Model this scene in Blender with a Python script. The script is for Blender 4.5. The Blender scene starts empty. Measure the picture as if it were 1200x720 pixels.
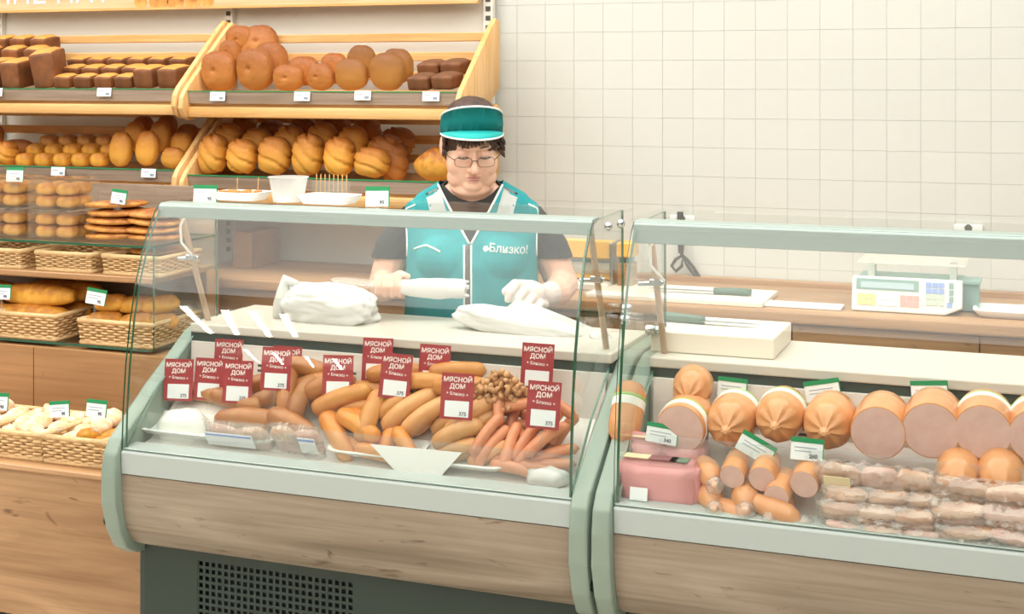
import bpy, bmesh, math, random
from mathutils import Vector, Matrix, Euler
from mathutils.bvhtree import BVHTree
from mathutils import noise as mnoise
sc = bpy.context.scene
col = sc.collection
R = math.radians
PI = math.pi
rng = random.Random(7)

# ---------------------------------------------------------------- camera
YAW = math.atan(1640 / 4300)
cd = bpy.data.cameras.new('camera')
cam = bpy.data.objects.new('camera', cd); col.objects.link(cam)
cam.location = (0, 0, 1.6)
cam.rotation_euler = (R(90), 0, YAW)
cd.sensor_width = 36.0
cd.lens = 36.0 * 1640 / 1200
cd.shift_y = -270 / 1200
cd.clip_start = 0.05
sc.camera = cam

# ---------------------------------------------------------------- world, lamps, exposure
w = bpy.data.worlds.new('world'); sc.world = w; w.use_nodes = True
w.node_tree.nodes['Background'].inputs[0].default_value = (1.0, 0.99, 0.98, 1)
w.node_tree.nodes['Background'].inputs[1].default_value = 0.35
sc.view_settings.view_transform = 'Standard'
sc.view_settings.look = 'None'
sc.view_settings.gamma = 1.0
sc.view_settings.use_curve_mapping = False
sc.view_settings.exposure = -0.05
sc.cycles.transparent_max_bounces = 40   # many clear sheets lie one behind another
LAMP_COLOUR = (0.995, 1.0, 0.965)
STRIP_POWER = 62.0
def area(name, loc, rot, sx, sy, power, colour=LAMP_COLOUR):
    l = bpy.data.lights.new(name, 'AREA'); l.shape = 'RECTANGLE'; l.size = sx; l.size_y = sy
    l.energy = power; l.color = colour
    o = bpy.data.objects.new(name, l); col.objects.link(o)
    o.location = loc; o.rotation_euler = rot
    return o
# two broad area lights, no fixtures, added to brighten counter and shelves
CEIL = 3.3
area('added_hall_light', (-2.0, 0.2, CEIL - .02), (0, 0, 0), 8.0, 5.0, 330)
area('added_counter_light', (-2.3, 3.45, CEIL - .02), (0, 0, 0), 7.0, 1.4, 135)

# ---------------------------------------------------------------- materials
def new_mat(name):
    m = bpy.data.materials.new(name); m.use_nodes = True
    nt = m.node_tree; b = nt.nodes['Principled BSDF']
    return m, nt, b
def rgb(h):
    h = h.lstrip('#'); out = []
    for i in (0, 2, 4):
        c = int(h[i:i + 2], 16) / 255
        out.append(c / 12.92 if c <= .04045 else ((c + .055) / 1.055) ** 2.4)
    return (*out, 1)
def plain(name, c, rough=.5, metal=0, spec=.5, noise=0, scale=20, bump=0, sss=0, randv=0, stretch=(1, 1, 1), c2=None, trans=0, alpha=1):
    m, nt, b = new_mat(name)
    c = rgb(c)
    b.inputs['Base Color'].default_value = c
    b.inputs['Roughness'].default_value = rough
    b.inputs['Metallic'].default_value = metal
    b.inputs['Specular IOR Level'].default_value = spec
    b.inputs['Alpha'].default_value = alpha
    if sss:
        b.inputs['Subsurface Weight'].default_value = sss
        b.inputs['Subsurface Radius'].default_value = (.012, .006, .004)
        b.inputs['Subsurface Scale'].default_value = 1.0
    if trans: b.inputs['Transmission Weight'].default_value = trans
    if noise or bump or c2:
        tc = nt.nodes.new('ShaderNodeTexCoord'); mp = nt.nodes.new('ShaderNodeMapping')
        mp.inputs['Scale'].default_value = stretch
        nt.links.new(tc.outputs['Object'], mp.inputs['Vector'])
        n = nt.nodes.new('ShaderNodeTexNoise'); n.inputs['Scale'].default_value = scale; n.inputs['Detail'].default_value = 5
        nt.links.new(mp.outputs[0], n.inputs['Vector'])
        if noise or c2:
            r = nt.nodes.new('ShaderNodeValToRGB')
            cc = rgb(c2) if c2 else tuple(max(0, x * (1 - noise)) for x in c[:3]) + (1,)
            r.color_ramp.elements[0].position = .35; r.color_ramp.elements[1].position = .65
            r.color_ramp.elements[0].color = cc; r.color_ramp.elements[1].color = c
            nt.links.new(n.outputs['Fac'], r.inputs['Fac'])
            src = r.outputs['Color']
            if randv:
                src = vary(nt, src, randv)
            nt.links.new(src, b.inputs['Base Color'])
        if bump:
            bp = nt.nodes.new('ShaderNodeBump'); bp.inputs['Strength'].default_value = bump; bp.inputs['Distance'].default_value = .002
            nt.links.new(n.outputs['Fac'], bp.inputs['Height']); nt.links.new(bp.outputs[0], b.inputs['Normal'])
    return m
def vary(nt, src, amount):
    oi = nt.nodes.new('ShaderNodeObjectInfo')
    mr = nt.nodes.new('ShaderNodeMapRange'); mr.inputs['To Min'].default_value = 1 - amount; mr.inputs['To Max'].default_value = 1 + amount
    nt.links.new(oi.outputs['Random'], mr.inputs['Value'])
    hs = nt.nodes.new('ShaderNodeHueSaturation')
    nt.links.new(mr.outputs[0], hs.inputs['Value']); nt.links.new(src, hs.inputs['Color'])
    return hs.outputs['Color']
def wood(name, base, dark, axis='X', scale=1.0, knots=.5, rough=.5, grey=None):
    m, nt, b = new_mat(name)
    N = nt.nodes.new; L = nt.links.new
    tc = N('ShaderNodeTexCoord')
    def mapped(sx, sl):
        mp = N('ShaderNodeMapping')
        s = {'X': (sl, sx, sx), 'Y': (sx, sl, sx), 'Z': (sx, sx, sl)}[axis]
        mp.inputs['Scale'].default_value = s; L(tc.outputs['Object'], mp.inputs['Vector']); return mp.outputs[0]
    def ns(vec, sc_, det, dist=0):
        n = N('ShaderNodeTexNoise'); n.inputs['Scale'].default_value = sc_; n.inputs['Detail'].default_value = det
        n.inputs['Distortion'].default_value = dist; L(vec, n.inputs['Vector']); return n.outputs['Fac']
    broad = ns(mapped(9 * scale, 1.0 * scale), 1, 4, 1.2)
    fine = ns(mapped(90 * scale, 3 * scale), 1, 4, .3)
    kn = ns(mapped(16 * scale, 5 * scale), 1, 3, 2.0)
    r1 = N('ShaderNodeValToRGB'); e = r1.color_ramp.elements
    e[0].position = .3; e[1].position = .68; e[0].color = rgb(dark); e[1].color = rgb(base)
    L(broad, r1.inputs['Fac'])
    r2 = N('ShaderNodeValToRGB'); e = r2.color_ramp.elements
    e[0].position = .3; e[1].position = .6; e[0].color = (.78, .74, .7, 1); e[1].color = (1, 1, 1, 1)
    L(fine, r2.inputs['Fac'])
    mx = N('ShaderNodeMix'); mx.data_type = 'RGBA'; mx.blend_type = 'MULTIPLY'; mx.inputs[0].default_value = .8
    L(r1.outputs[0], mx.inputs[6]); L(r2.outputs[0], mx.inputs[7])
    r3 = N('ShaderNodeValToRGB'); e = r3.color_ramp.elements
    e[0].position = .24; e[1].position = .34; e[0].color = (1 - .6 * knots, 1 - .68 * knots, 1 - .74 * knots, 1); e[1].color = (1, 1, 1, 1)
    L(kn, r3.inputs['Fac'])
    m2 = N('ShaderNodeMix'); m2.data_type = 'RGBA'; m2.blend_type = 'MULTIPLY'; m2.inputs[0].default_value = 1
    L(mx.outputs[2], m2.inputs[6]); L(r3.outputs[0], m2.inputs[7])
    L(m2.outputs[2], b.inputs['Base Color'])
    b.inputs['Roughness'].default_value = rough
    return m
def pane(name, tint='#ffffff', refl=1.0, rough=0.0, film=0.0, film_c='#ffffff'):
    """thin clear sheet: light passes straight through, a fresnel share is mirrored"""
    m = bpy.data.materials.new(name); m.use_nodes = True
    nt = m.node_tree; nt.nodes.clear(); N = nt.nodes.new; L = nt.links.new
    out = N('ShaderNodeOutputMaterial'); tr = N('ShaderNodeBsdfTransparent'); tr.inputs[0].default_value = rgb(tint)
    gl = N('ShaderNodeBsdfGlossy'); gl.inputs['Roughness'].default_value = rough
    # Schlick's fresnel from the facing angle, shared between the sheet's two faces
    lw = N('ShaderNodeLayerWeight'); lw.inputs['Blend'].default_value = .5
    pw = N('ShaderNodeMath'); pw.operation = 'POWER'; pw.inputs[1].default_value = 5; L(lw.outputs['Facing'], pw.inputs[0])
    mu = N('ShaderNodeMath'); mu.operation = 'MULTIPLY_ADD'; mu.inputs[1].default_value = .6 * refl; mu.inputs[2].default_value = .04 * refl; L(pw.outputs[0], mu.inputs[0])
    mx = N('ShaderNodeMixShader'); L(mu.outputs[0], mx.inputs[0]); L(tr.outputs[0], mx.inputs[1]); L(gl.outputs[0], mx.inputs[2])
    last = mx.outputs[0]
    if film:
        df = N('ShaderNodeBsdfDiffuse'); df.inputs[0].default_value = rgb(film_c)
        m3 = N('ShaderNodeMixShader'); m3.inputs[0].default_value = film
        L(last, m3.inputs[1]); L(df.outputs[0], m3.inputs[2]); last = m3.outputs[0]
    L(last, out.inputs[0])
    return m
def glow(name, c, s):
    m = bpy.data.materials.new(name); m.use_nodes = True
    nt = m.node_tree; nt.nodes.clear()
    out = nt.nodes.new('ShaderNodeOutputMaterial'); e = nt.nodes.new('ShaderNodeEmission')
    e.inputs[0].default_value = rgb(c); e.inputs[1].default_value = s
    nt.links.new(e.outputs[0], out.inputs[0]); return m

M = dict(
    tile=plain('glazed_tile', '#d3d3cc', rough=.25, spec=.4, randv=.015, noise=.02, scale=3),
    grout=plain('grout', '#d6d5cd', rough=.8),
    wallpaint=plain('wall_paint', '#dedace', rough=.7),
    ceiling=plain('ceiling_white', '#efece6', rough=.8),
    floor=plain('floor_tile', '#cfc6ba', rough=.4, noise=.08, scale=4),
    rackpanel=plain('rack_panel_cream', '#e6e3d9', rough=.6),
    slot=plain('slot_dark', '#4f5148', rough=.8),
    pine=wood('pine', '#ecbd80', '#d7a05a', 'X', 1.3, .25, .4),
    pine_side=wood('pine_side', '#eec48c', '#dda962', 'Z', 1.3, .15, .4),
    greywood=wood('grey_wood_strip', '#b8a596', '#97836f', 'X', 1.2, .3, .5),
    oak=wood('oak_panel', '#c29a72', '#96704b', 'X', .9, 1.0, .5),
    oakdark=wood('oak_panel_dark', '#ba8e62', '#946c46', 'X', .6, .7, .5),
    worktop=wood('worktop', '#c69c72', '#a57a52', 'X', .8, .4, .45),
    greyoak=wood('grey_oak_panel', '#aa9b88', '#7d6d5a', 'X', 1.05, 1.0, .45),
    sage=plain('sage_metal', '#87978a', rough=.32, spec=.5),
    alu=plain('aluminium_trim', '#93a19b', rough=.35, metal=.15),
    white=plain('white_enamel', '#e6e3dc', rough=.3),
    deckw=plain('deck_beige_white', '#d6cfc3', rough=.3),
    lipwhite=plain('lip_white', '#adb6b2', rough=.3),
    whitein=plain('white_inner', '#e8dfd7', rough=.35),
    kick=plain('dark_green_plinth', '#26362e', rough=.45),
    black=plain('black_rubber', '#171918', rough=.6),
    darkseam=plain('dark_seam', '#3a4540', rough=.6),
    glass=pane('clear_glass', '#fbfdfc', refl=1.0),
    glassedge=plain('green_glass_edge', '#1f5a41', rough=.15, spec=.8),
    acryl=pane('clear_acrylic', '#fbfdfd', refl=1.1, film=.035),
    chrome=plain('chrome', '#c9cfd2', rough=.18, metal=1),
    strut=plain('strut_beige', '#b79c82', rough=.4),
    steel=plain('steel', '#a9aeb0', rough=.3, metal=.8),
)

# ---------------------------------------------------------------- mesh helpers
class G:
    def __init__(s): s.bm = bmesh.new()
    def _add(s, verts, faces, mi=0):
        vs = [s.bm.verts.new(v) for v in verts]
        for f in faces:
            try:
                fc = s.bm.faces.new([vs[i] for i in f]); fc.material_index = mi
            except ValueError: pass
        return vs
    def box(s, x0, x1, y0, y1, z0, z1, mi=0, mat=None):
        v = [Vector(p) for p in ((x0, y0, z0), (x1, y0, z0), (x1, y1, z0), (x0, y1, z0), (x0, y0, z1), (x1, y0, z1), (x1, y1, z1), (x0, y1, z1))]
        if mat is not None: v = [mat @ p for p in v]
        s._add(v, ((3, 2, 1, 0), (4, 5, 6, 7), (0, 1, 5, 4), (1, 2, 6, 5), (2, 3, 7, 6), (3, 0, 4, 7)), mi); return s
    def cbox(s, c, d, rot=None, mi=0):
        m = Matrix.Translation(c)
        if rot is not None: m = m @ Euler(rot).to_matrix().to_4x4()
        return s.box(-d[0] / 2, d[0] / 2, -d[1] / 2, d[1] / 2, -d[2] / 2, d[2] / 2, mi, m)
    def prism_x(s, prof, x0, x1, mi=0):
        """closed (y,z) outline pushed along x"""
        n = len(prof)
        v = [(x0, y, z) for y, z in prof] + [(x1, y, z) for y, z in prof]
        f = [tuple(range(n)), tuple(range(2 * n - 1, n - 1, -1))]
        f += [(i, i + n, (i + 1) % n + n, (i + 1) % n) for i in range(n)]
        s._add(v, f, mi); return s
    def prism_z(s, prof, z0, z1, mi=0, mat=None):
        n = len(prof)
        v = [Vector((x, y, z0)) for x, y in prof] + [Vector((x, y, z1)) for x, y in prof]
        if mat is not None: v = [mat @ p for p in v]
        f = [tuple(range(n - 1, -1, -1)), tuple(range(n, 2 * n))]
        f += [(i, (i + 1) % n, (i + 1) % n + n, i + n) for i in range(n)]
        s._add(v, f, mi); return s
    def sheet_x(s, path, x0, x1, t, mi=0, edge=None):
        """a strip following a (y,z) path, thickness t, along x"""
        n = len(path); off = []
        for i in range(n):
            a = Vector(path[max(0, i - 1)]); b = Vector(path[min(n - 1, i + 1)])
            d = (b - a).normalized(); off.append(Vector(path[i]) + Vector((d.y, -d.x)) * t)
        v = []
        for i in range(n):
            p, q = path[i], off[i]
            v += [(x0, p[0], p[1]), (x1, p[0], p[1]), (x0, q.x, q.y), (x1, q.x, q.y)]
        vs = [s.bm.verts.new(p) for p in v]
        e = mi if edge is None else edge
        def fa(ids, m_):
            f = s.bm.faces.new([vs[i] for i in ids]); f.material_index = m_
        for i in range(n - 1):
            a, b = 4 * i, 4 * i + 4
            fa((a, a + 1, b + 1, b), mi); fa((a + 2, b + 2, b + 3, a + 3), mi)
            fa((a, b, b + 2, a + 2), e); fa((a + 1, a + 3, b + 3, b + 1), e)
        fa((0, 2, 3, 1), e); a = 4 * (n - 1); fa((a, a + 1, a + 3, a + 2), e)
        return s
    def tube(s, pts, r, n=8, mi=0, cap=True):
        pts = [Vector(p) for p in pts]; m = len(pts)
        rr = r if isinstance(r, (list, tuple)) else [r] * m
        rings = []; up = None
        for i in range(m):
            t = (pts[min(m - 1, i + 1)] - pts[max(0, i - 1)])
            t = t.normalized() if t.length > 1e-9 else Vector((0, 0, 1))
            if up is None:
                up = Vector((0, 0, 1)) if abs(t.z) < .9 else Vector((0, 1, 0))
            a = t.cross(up)
            if a.length < 1e-6: a = t.orthogonal()
            a.normalize(); b = a.cross(t).normalized(); up = b
            rings.append([s.bm.verts.new(pts[i] + (a * math.cos(2 * PI * k / n) + b * math.sin(2 * PI * k / n)) * rr[i]) for k in range(n)])
        for i in range(m - 1):
            for k in range(n):
                f = s.bm.faces.new((rings[i][k], rings[i + 1][k], rings[i + 1][(k + 1) % n], rings[i][(k + 1) % n])); f.material_index = mi
        if cap:
            for rg in (rings[0][::-1], rings[-1]):
                try: s.bm.faces.new(rg).material_index = mi
                except ValueError: pass
        return s
    def lathe(s, prof, n=24, c=(0, 0, 0), mi=0, axis='Z'):
        rings = []
        for r, z in prof:
            ring = []
            for k in range(n):
                a = 2 * PI * k / n
                p = (r * math.cos(a), r * math.sin(a), z)
                if axis == 'Y': p = (p[0], p[2], p[1])
                ring.append(s.bm.verts.new(Vector(c) + Vector(p)))
            rings.append(ring)
        for i in range(len(prof) - 1):
            for k in range(n):
                try: s.bm.faces.new((rings[i][k], rings[i][(k + 1) % n], rings[i + 1][(k + 1) % n], rings[i + 1][k])).material_index = mi
                except ValueError: pass
        for rg in (rings[0][::-1], rings[-1]):
            try: s.bm.faces.new(rg).material_index = mi
            except ValueError: pass
        return s
    def blob(s, c, rad, p=2.0, nu=20, nv=12, rot=None, fn=None, mi=0):
        """superellipsoid; fn(unit) -> radial scale"""
        m = Euler(rot).to_matrix() if rot is not None else Matrix.Identity(3)
        c = Vector(c)
        def pt(u, v):
            d = Vector((math.cos(v) * math.cos(u), math.cos(v) * math.sin(u), math.sin(v)))
            k = (abs(d.x) ** p + abs(d.y) ** p + abs(d.z) ** p) ** (-1 / p)
            q = d * k
            if fn: q = q * fn(d)
            return c + m @ Vector((q.x * rad[0], q.y * rad[1], q.z * rad[2]))
        rows = [[s.bm.verts.new(pt(2 * PI * k / nu, -PI / 2 + PI * j / nv)) for k in range(nu)] for j in range(1, nv)]
        bot = s.bm.verts.new(pt(0, -PI / 2)); top = s.bm.verts.new(pt(0, PI / 2))
        for j in range(nv - 2):
            for k in range(nu):
                s.bm.faces.new((rows[j][k], rows[j][(k + 1) % nu], rows[j + 1][(k + 1) % nu], rows[j + 1][k])).material_index = mi
        for k in range(nu):
            s.bm.faces.new((bot, rows[0][(k + 1) % nu], rows[0][k])).material_index = mi
            s.bm.faces.new((top, rows[-1][k], rows[-1][(k + 1) % nu])).material_index = mi
        return s
    def xform(s, m): bmesh.ops.transform(s.bm, matrix=m, verts=s.bm.verts); return s
    def bevel(s, w, seg=2):
        bmesh.ops.bevel(s.bm, geom=list(s.bm.edges), offset=w, segments=seg, affect='EDGES', clamp_overlap=True, profile=.5); return s
    def mesh(s, name, mats, smooth=False, angle=None):
        bmesh.ops.recalc_face_normals(s.bm, faces=s.bm.faces)
        me = bpy.data.meshes.new(name); s.bm.to_mesh(me); s.bm.free()
        for m in (mats if isinstance(mats, (list, tuple)) else [mats]): me.materials.append(m)
        if smooth:
            me.shade_smooth()
            if angle: me.set_sharp_from_angle(angle=R(angle))
        return me

def obj(name, g, mats, parent=None, smooth=False, angle=None, world=True):
    """link ONE mesh object; with a parent the geometry given in world coordinates is moved into the parent's frame"""
    me = g if isinstance(g, bpy.types.Mesh) else None
    if me is None:
        if parent is not None and world:
            g.xform(base_of(parent).inverted())
        me = g.mesh(name, mats, smooth, angle)
    o = bpy.data.objects.new(name, me); col.objects.link(o)
    if parent is not None: o.parent = parent
    return o
def base_of(o):
    m = Matrix.LocRotScale(o.location, o.rotation_euler, o.scale)
    return base_of(o.parent) @ m if o.parent is not None else m
def thing(name, label, cat, loc=(0, 0, 0), rz=0.0, group=None):
    o = bpy.data.objects.new(name, None); col.objects.link(o)
    o.empty_display_size = .05; o.location = loc; o.rotation_euler = (0, 0, rz)
    return tag(o, label, cat, group)
def tag(o, label=None, cat=None, group=None, kind=None):
    if label: o['label'] = label
    if cat: o['category'] = cat
    if group: o['group'] = group
    if kind: o['kind'] = kind
    return o
def struct(name, g, mats, **k):
    o = obj(name, g, mats, **k); o['kind'] = 'structure'; return o
def dup(src, loc=None, rot=None, label=None, group=None, scale=None):
    def rec(o, par):
        c = o.copy(); col.objects.link(c)
        if par is not None: c.parent = par
        for ch in list(o.children): rec(ch, c)
        return c
    r = rec(src, None)
    if loc is not None: r.location = loc
    if rot is not None: r.rotation_euler = rot
    if scale is not None: r.scale = scale
    if label: r['label'] = label
    if group: r['group'] = group
    return r
ORD = ['first', 'second', 'third', 'fourth', 'fifth', 'sixth', 'seventh', 'eighth', 'ninth', 'tenth', 'eleventh', 'twelfth']
def text(name, s, size, mat, parent, m, bold=0.0, extrude=.0004, align='CENTER'):
    """flat lettering mesh placed by matrix m (in the parent's frame)"""
    cu = bpy.data.curves.new(name, 'FONT'); cu.body = s; cu.size = size; cu.extrude = extrude; cu.align_x = align
    cu.offset = bold; cu.resolution_u = 6
    t = bpy.data.objects.new(name, cu); col.objects.link(t)
    dg = bpy.context.evaluated_depsgraph_get()
    me = bpy.data.meshes.new_from_object(t.evaluated_get(dg)); bpy.data.objects.remove(t); bpy.data.curves.remove(cu)
    me.materials.clear(); me.materials.append(mat)
    me.transform(m)
    o = bpy.data.objects.new(name, me); col.objects.link(o); o.parent = parent
    return o
UP = Matrix.Rotation(PI / 2, 4, 'X')   # lettering in the xz plane facing -y

# ---------------------------------------------------------------- setting
WALL = 4.75
g = G(); g.box(-24, 7.0, WALL + .0022, WALL + .15, 0, CEIL)
wall = struct('wall_back', g, M['grout'])
TW, TH = .1085, .1008
tb = G()
tb.box(0, TW - .0008, 0, .012, 0, TH - .0008); tb.bevel(.0005, 1)
tile_me = tb.mesh('tile', M['tile'])
n_t = 0
rest = G()
for i in range(-1, 26):
    for j in range(8, 25):
        x = -1.90 + i * TW; z = .045 + j * TH
        if x + TW > 3 or z + TH > CEIL: continue
        if x > .12 or z > 1.93 or i < 0:
            rest.box(x, x + TW - .0022, WALL, WALL + .012, z, z + TH - .0022)
            continue
        o = bpy.data.objects.new('tile', tile_me); col.objects.link(o); o.location = (x, WALL, z); o.parent = wall
tag(obj('tile_field', rest, M['tile'], wall), kind='stuff')
g = G(); g.box(-24, 7.0, -30, WALL + .15, -.1, 0); struct('floor', g, M['floor'])
g = G(); g.box(-24, 7.0, -30, WALL + .15, CEIL, CEIL + .1); struct('ceiling', g, M['ceiling'])
g = G(); g.box(-24.1, -24, -30, WALL + .15, 0, CEIL); struct('wall_left', g, M['wallpaint'])
g = G(); g.box(7.0, 7.1, -30, WALL + .15, 0, CEIL); struct('wall_right', g, M['wallpaint'])
g = G(); g.box(-24, 7.0, -30.1, -30, 0, CEIL); struct('wall_front', g, M['wallpaint'])

# tube lights of the sales hall (mirrored in the curved case glass)
tube_m = glow('fluorescent_tube', '#fff8f0', 30)
def tube_light(x, y, rz, label, ln=1.2):
    t = thing('ceiling_light', label, 'lamp', (x, y, CEIL - .12), rz, 'hall tube lights')
    g = G(); g.box(-ln / 2, ln / 2, -.05, .05, .05, .10); obj('housing', g, M['white'], t, world=False)
    g = G(); g.tube([(-ln / 2 + .02, 0, .02), (ln / 2 - .02, 0, .02)], .034, 10); obj('lamp_tube', g, tube_m, t, world=False)
    for s in (-1, 1):
        g = G(); g.box(s * ln / 2 - .02, s * ln / 2 + .02, -.03, .03, -.005, .055); obj('end_cap', g, M['white'], t, world=False)
    return t
TUBES = [((-6.61, -3.55), (-9.77, -9.15)), ((-6.30, -3.7), (-9.30, -9.0)), ((-5.99, -3.6), (-8.70, -8.75)), ((-5.75, -3.7), (-8.05, -8.2)),
         ((-12.59, -14.75), (-19.0, -26.2)), ((-12.35, -15.3), (-18.5, -26.6)), ((-12.05, -15.9), (-17.5, -26.4)), ((-11.6, -16.1), (-16.8, -26.6))]
for i, (a, b) in enumerate(TUBES):
    tube_light((a[0] + b[0]) / 2, (a[1] + b[1]) / 2, math.atan2(b[1] - a[1], b[0] - a[0]), 'long ceiling tube light, %s of the %s group in the shop hall' % (ORD[i % 4], ('near', 'far')[i // 4]), math.hypot(b[0] - a[0], b[1] - a[1]))
M['topglass'] = pane('clear_top_glass', '#fdfefd', refl=.3)
M['caselamp'] = glow('case_lamp', '#fff0e6', 10)
# ---------------------------------------------------------------- display cases
GLASS_PATH = [(2.947, .662), (2.951, .76), (2.962, .87), (2.980, .98), (3.006, 1.08), (3.045, 1.18), (3.085, 1.245), (3.105, 1.262)]
PANEL = [(3.07, .372), (3.01, .378), (2.965, .405), (2.935, .455), (2.918, .53), (2.913, .60), (2.922, .652), (2.945, .685), (3.10, .79), (3.28, .905), (3.34, .92), (3.58, .92), (3.58, .372)]
def display_case(name, label, x0, x1, name_id):
    t = thing(name, label, 'display case', ((x0 + x1) / 2, 3.3, 0))
    for s, xe in ((-1, x0), (1, x1)):
        xa, xb = (xe - .043, xe) if s < 0 else (xe, xe + .043)
        g = G(); g.prism_x(PANEL, xa, xb); g.bevel(.007, 3); ep = obj('end_panel', g, M['sage'], t, True, 40)
        g = G(); g.box(xa + .004, xb - .004, 3.075, 3.4, .02, .372); obj('panel_foot', g, M['darkseam'], ep)
        g = G(); xo = xe + s * .0475
        g.lathe([(.012, -.004), (.012, .004)], 12, (0, 0, 0)); g.xform(Matrix.Translation((xo, 2.95, .475)) @ Matrix.Rotation(PI / 2, 4, 'Y'))
        obj('bumper', g, M['black'], ep)
        # side pane
        gp = [(y + .006, z) for y, z in GLASS_PATH]
        prof = gp + [(3.36, 1.268), (3.365, .93), (3.28, .915), (3.10, .80)]
        xg0, xg1 = (xe + .004, xe + .010) if s < 0 else (xe - .010, xe - .004)
        g = G(); g.prism_x(prof, xg0, xg1)
        g.bm.faces.ensure_lookup_table()
        for f in g.bm.faces:
            f.material_index = 0 if len(f.verts) > 4 else 1
        obj('side_pane', g, [M['glass'], M['glassedge']], t)
    g = G(); g.prism_x([(2.940, .600), (2.938, .655), (2.948, .664), (3.0, .668), (3.0, .652), (2.96, .600)], x0 + .001, x1 - .001)
    g.bevel(.002, 1); obj('lip', g, M['lipwhite'], t)
    path = [(3.05, .395), (3.02, .40), (2.985, .42), (2.963, .455), (2.950, .50), (2.944, .55), (2.943, .598)]
    g = G(); g.sheet_x(path[::-1], x0 + .001, x1 - .001, -.016); obj('front_panel', g, M['greyoak'], t, True, 50)
    # plinth with a field of square holes
    cell = .0185; gx0 = x0 + .16; gx1 = min(x1 - .3, gx0 + cell * 24); gz1 = .372; nrow = 12
    g = G(); g.box(x0, gx0, 3.04, 3.055, .02, .41); g.box(gx1, x1, 3.04, 3.055, .02, .41)
    g.box(gx0, gx1, 3.04, 3.055, gz1, .41); g.box(gx0, gx1, 3.04, 3.055, .02, gz1 - nrow * cell)
    pl = obj('plinth', g, M['kick'], t)
    g = G(); nc = int(round((gx1 - gx0) / cell)); bw = .0075
    for i in range(nc + 1):
        xx = gx0 + i * cell; g.box(xx - bw / 2, xx + bw / 2, 3.041, 3.046, gz1 - nrow * cell, gz1)
    for j in range(nrow + 1):
        zz = gz1 - j * cell; g.box(gx0, gx1, 3.0412, 3.0458, zz - bw / 2, zz + bw / 2)
    obj('grille', g, M['kick'], pl)
    g = G(); g.box(gx0 - .02, gx1 + .02, 3.075, 3.085, gz1 - nrow * cell - .02, gz1 + .02); obj('shade_backing', g, M['black'], pl)  # black sheet that puts the inner shade behind the grille holes
    # inside
    g = G(); g.prism_x([(2.99, .640), (2.99, .655), (3.05, .664), (3.20, .765), (3.236, .775), (3.236, .71)], x0 + .012, x1 - .012); obj('deck', g, M['whitein'], t)
    g = G(); g.prism_x([(3.235, .715), (3.225, .74), (3.235, .882), (3.25, .882), (3.25, .715)], x0 + .012, x1 - .012)
    iw = obj('inner_wall', g, M['whitein'], t)
    for cx in [x0 + .10 + k * .133 for k in range(int((x1 - x0 - .12) / .133))]:
        g = G()
        for k in range(6): g.box(cx - .013, cx + .013, 3.2268 + k * .0011 - .0012, 3.236, .765 + k * .013, .771 + k * .013)
        tag(obj('vent_slots', g, M['slot'], iw), kind='stuff')
    g = G(); g.box(x0, x1, 3.245, 3.575, .905, .93); g.bevel(.004, 2); obj('rear_deck', g, M['deckw'], t)
    g = G(); g.box(x0, x1, 3.25, 3.57, .882, .905); obj('deck_seal', g, M['darkseam'], t)
    g = G(); g.box(x0, x1, 3.251, 3.57, .02, .882); obj('body', g, M['white'], t)
    # glass front + top shelf + front rail
    g = G(); g.sheet_x(GLASS_PATH, x0 + .001, x1 - .001, -.006, 0, 1); obj('front_glass', g, [M['glass'], M['glassedge']], t, True, 30)
    g = G(); g.box(x0 - .02, x1 + .015, 3.13, 3.40, 1.264, 1.270)
    for f in g.bm.faces: f.material_index = 0 if abs(f.normal.z) > .5 else 1
    g.bm.normal_update()
    for f in g.bm.faces: f.material_index = 0 if abs(f.normal.z) > .5 else 1
    obj('top_glass', g, [M['topglass'], M['topglass']], t)
    g = G(); g.prism_x([(3.094, 1.232 if name_id == 1 else 1.219), (3.104, 1.232 if name_id == 1 else 1.219), (3.108, 1.256), (3.15, 1.264), (3.15, 1.2705), (3.106, 1.2695), (3.096, 1.262)], x0 + .002, x1 - .002)
    g.bevel(.0015, 1); obj('front_rail', g, M['alu'], t)
    zt = .735 if name_id == 1 else .80
    g = G(); g.box(x0 + .02, x1 - .02, 3.022, 3.0235, .662, zt); g.box(x0 + .02, x1 - .02, 3.021, 3.0245, zt, zt + .003); obj('acrylic_divider', g, M['acryl'], t)
    for s, xe in ((-1, x0 + .022), (1, x1 - .03)):
        bx = xe
        g = G(); g.tube([(xe, 3.16, 1.262), (bx, 3.30, .93)], .008, 10); st = obj('strut', g, M['strut'], t, True, 40)
        mid = Vector((xe, 3.16, 1.262)).lerp(Vector((bx, 3.30, .93)), .45)
        g = G(); g.cbox(mid, (.030, .024, .016)); g.tube([mid + Vector((-.045, 0, -.006)), mid + Vector((.02, 0, 0))], .006, 8); g.bevel(.002, 1)
        obj('clamp', g, M['chrome'], st)
    g = G(); g.tube([(x0 + .06, 3.128, 1.243), (x1 - .06, 3.128, 1.243)], .008, 10); obj('lamp_tube', g, M['caselamp'], t, True, 40)
    g = G(); a = Vector((x0 + .045, 3.16, 1.258))
    g.tube([a + Vector((.03, 0, -.005)), a + Vector((.0, 0, -.02)), a + Vector((-.022, .005, -.055)), a + Vector((-.022, .01, -.10)), a + Vector((.01, .015, -.135))], .0035, 6)
    obj('lamp_wire', g, M['white'], t, True)
    return t
case_l = display_case('display_case', 'curved glass deli case full of sausages with dark green plinth', -2.175, -.98, 1)
case_r = display_case('display_case', 'curved glass deli case at right holding boiled ham logs', -.885, .36, 2)
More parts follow.
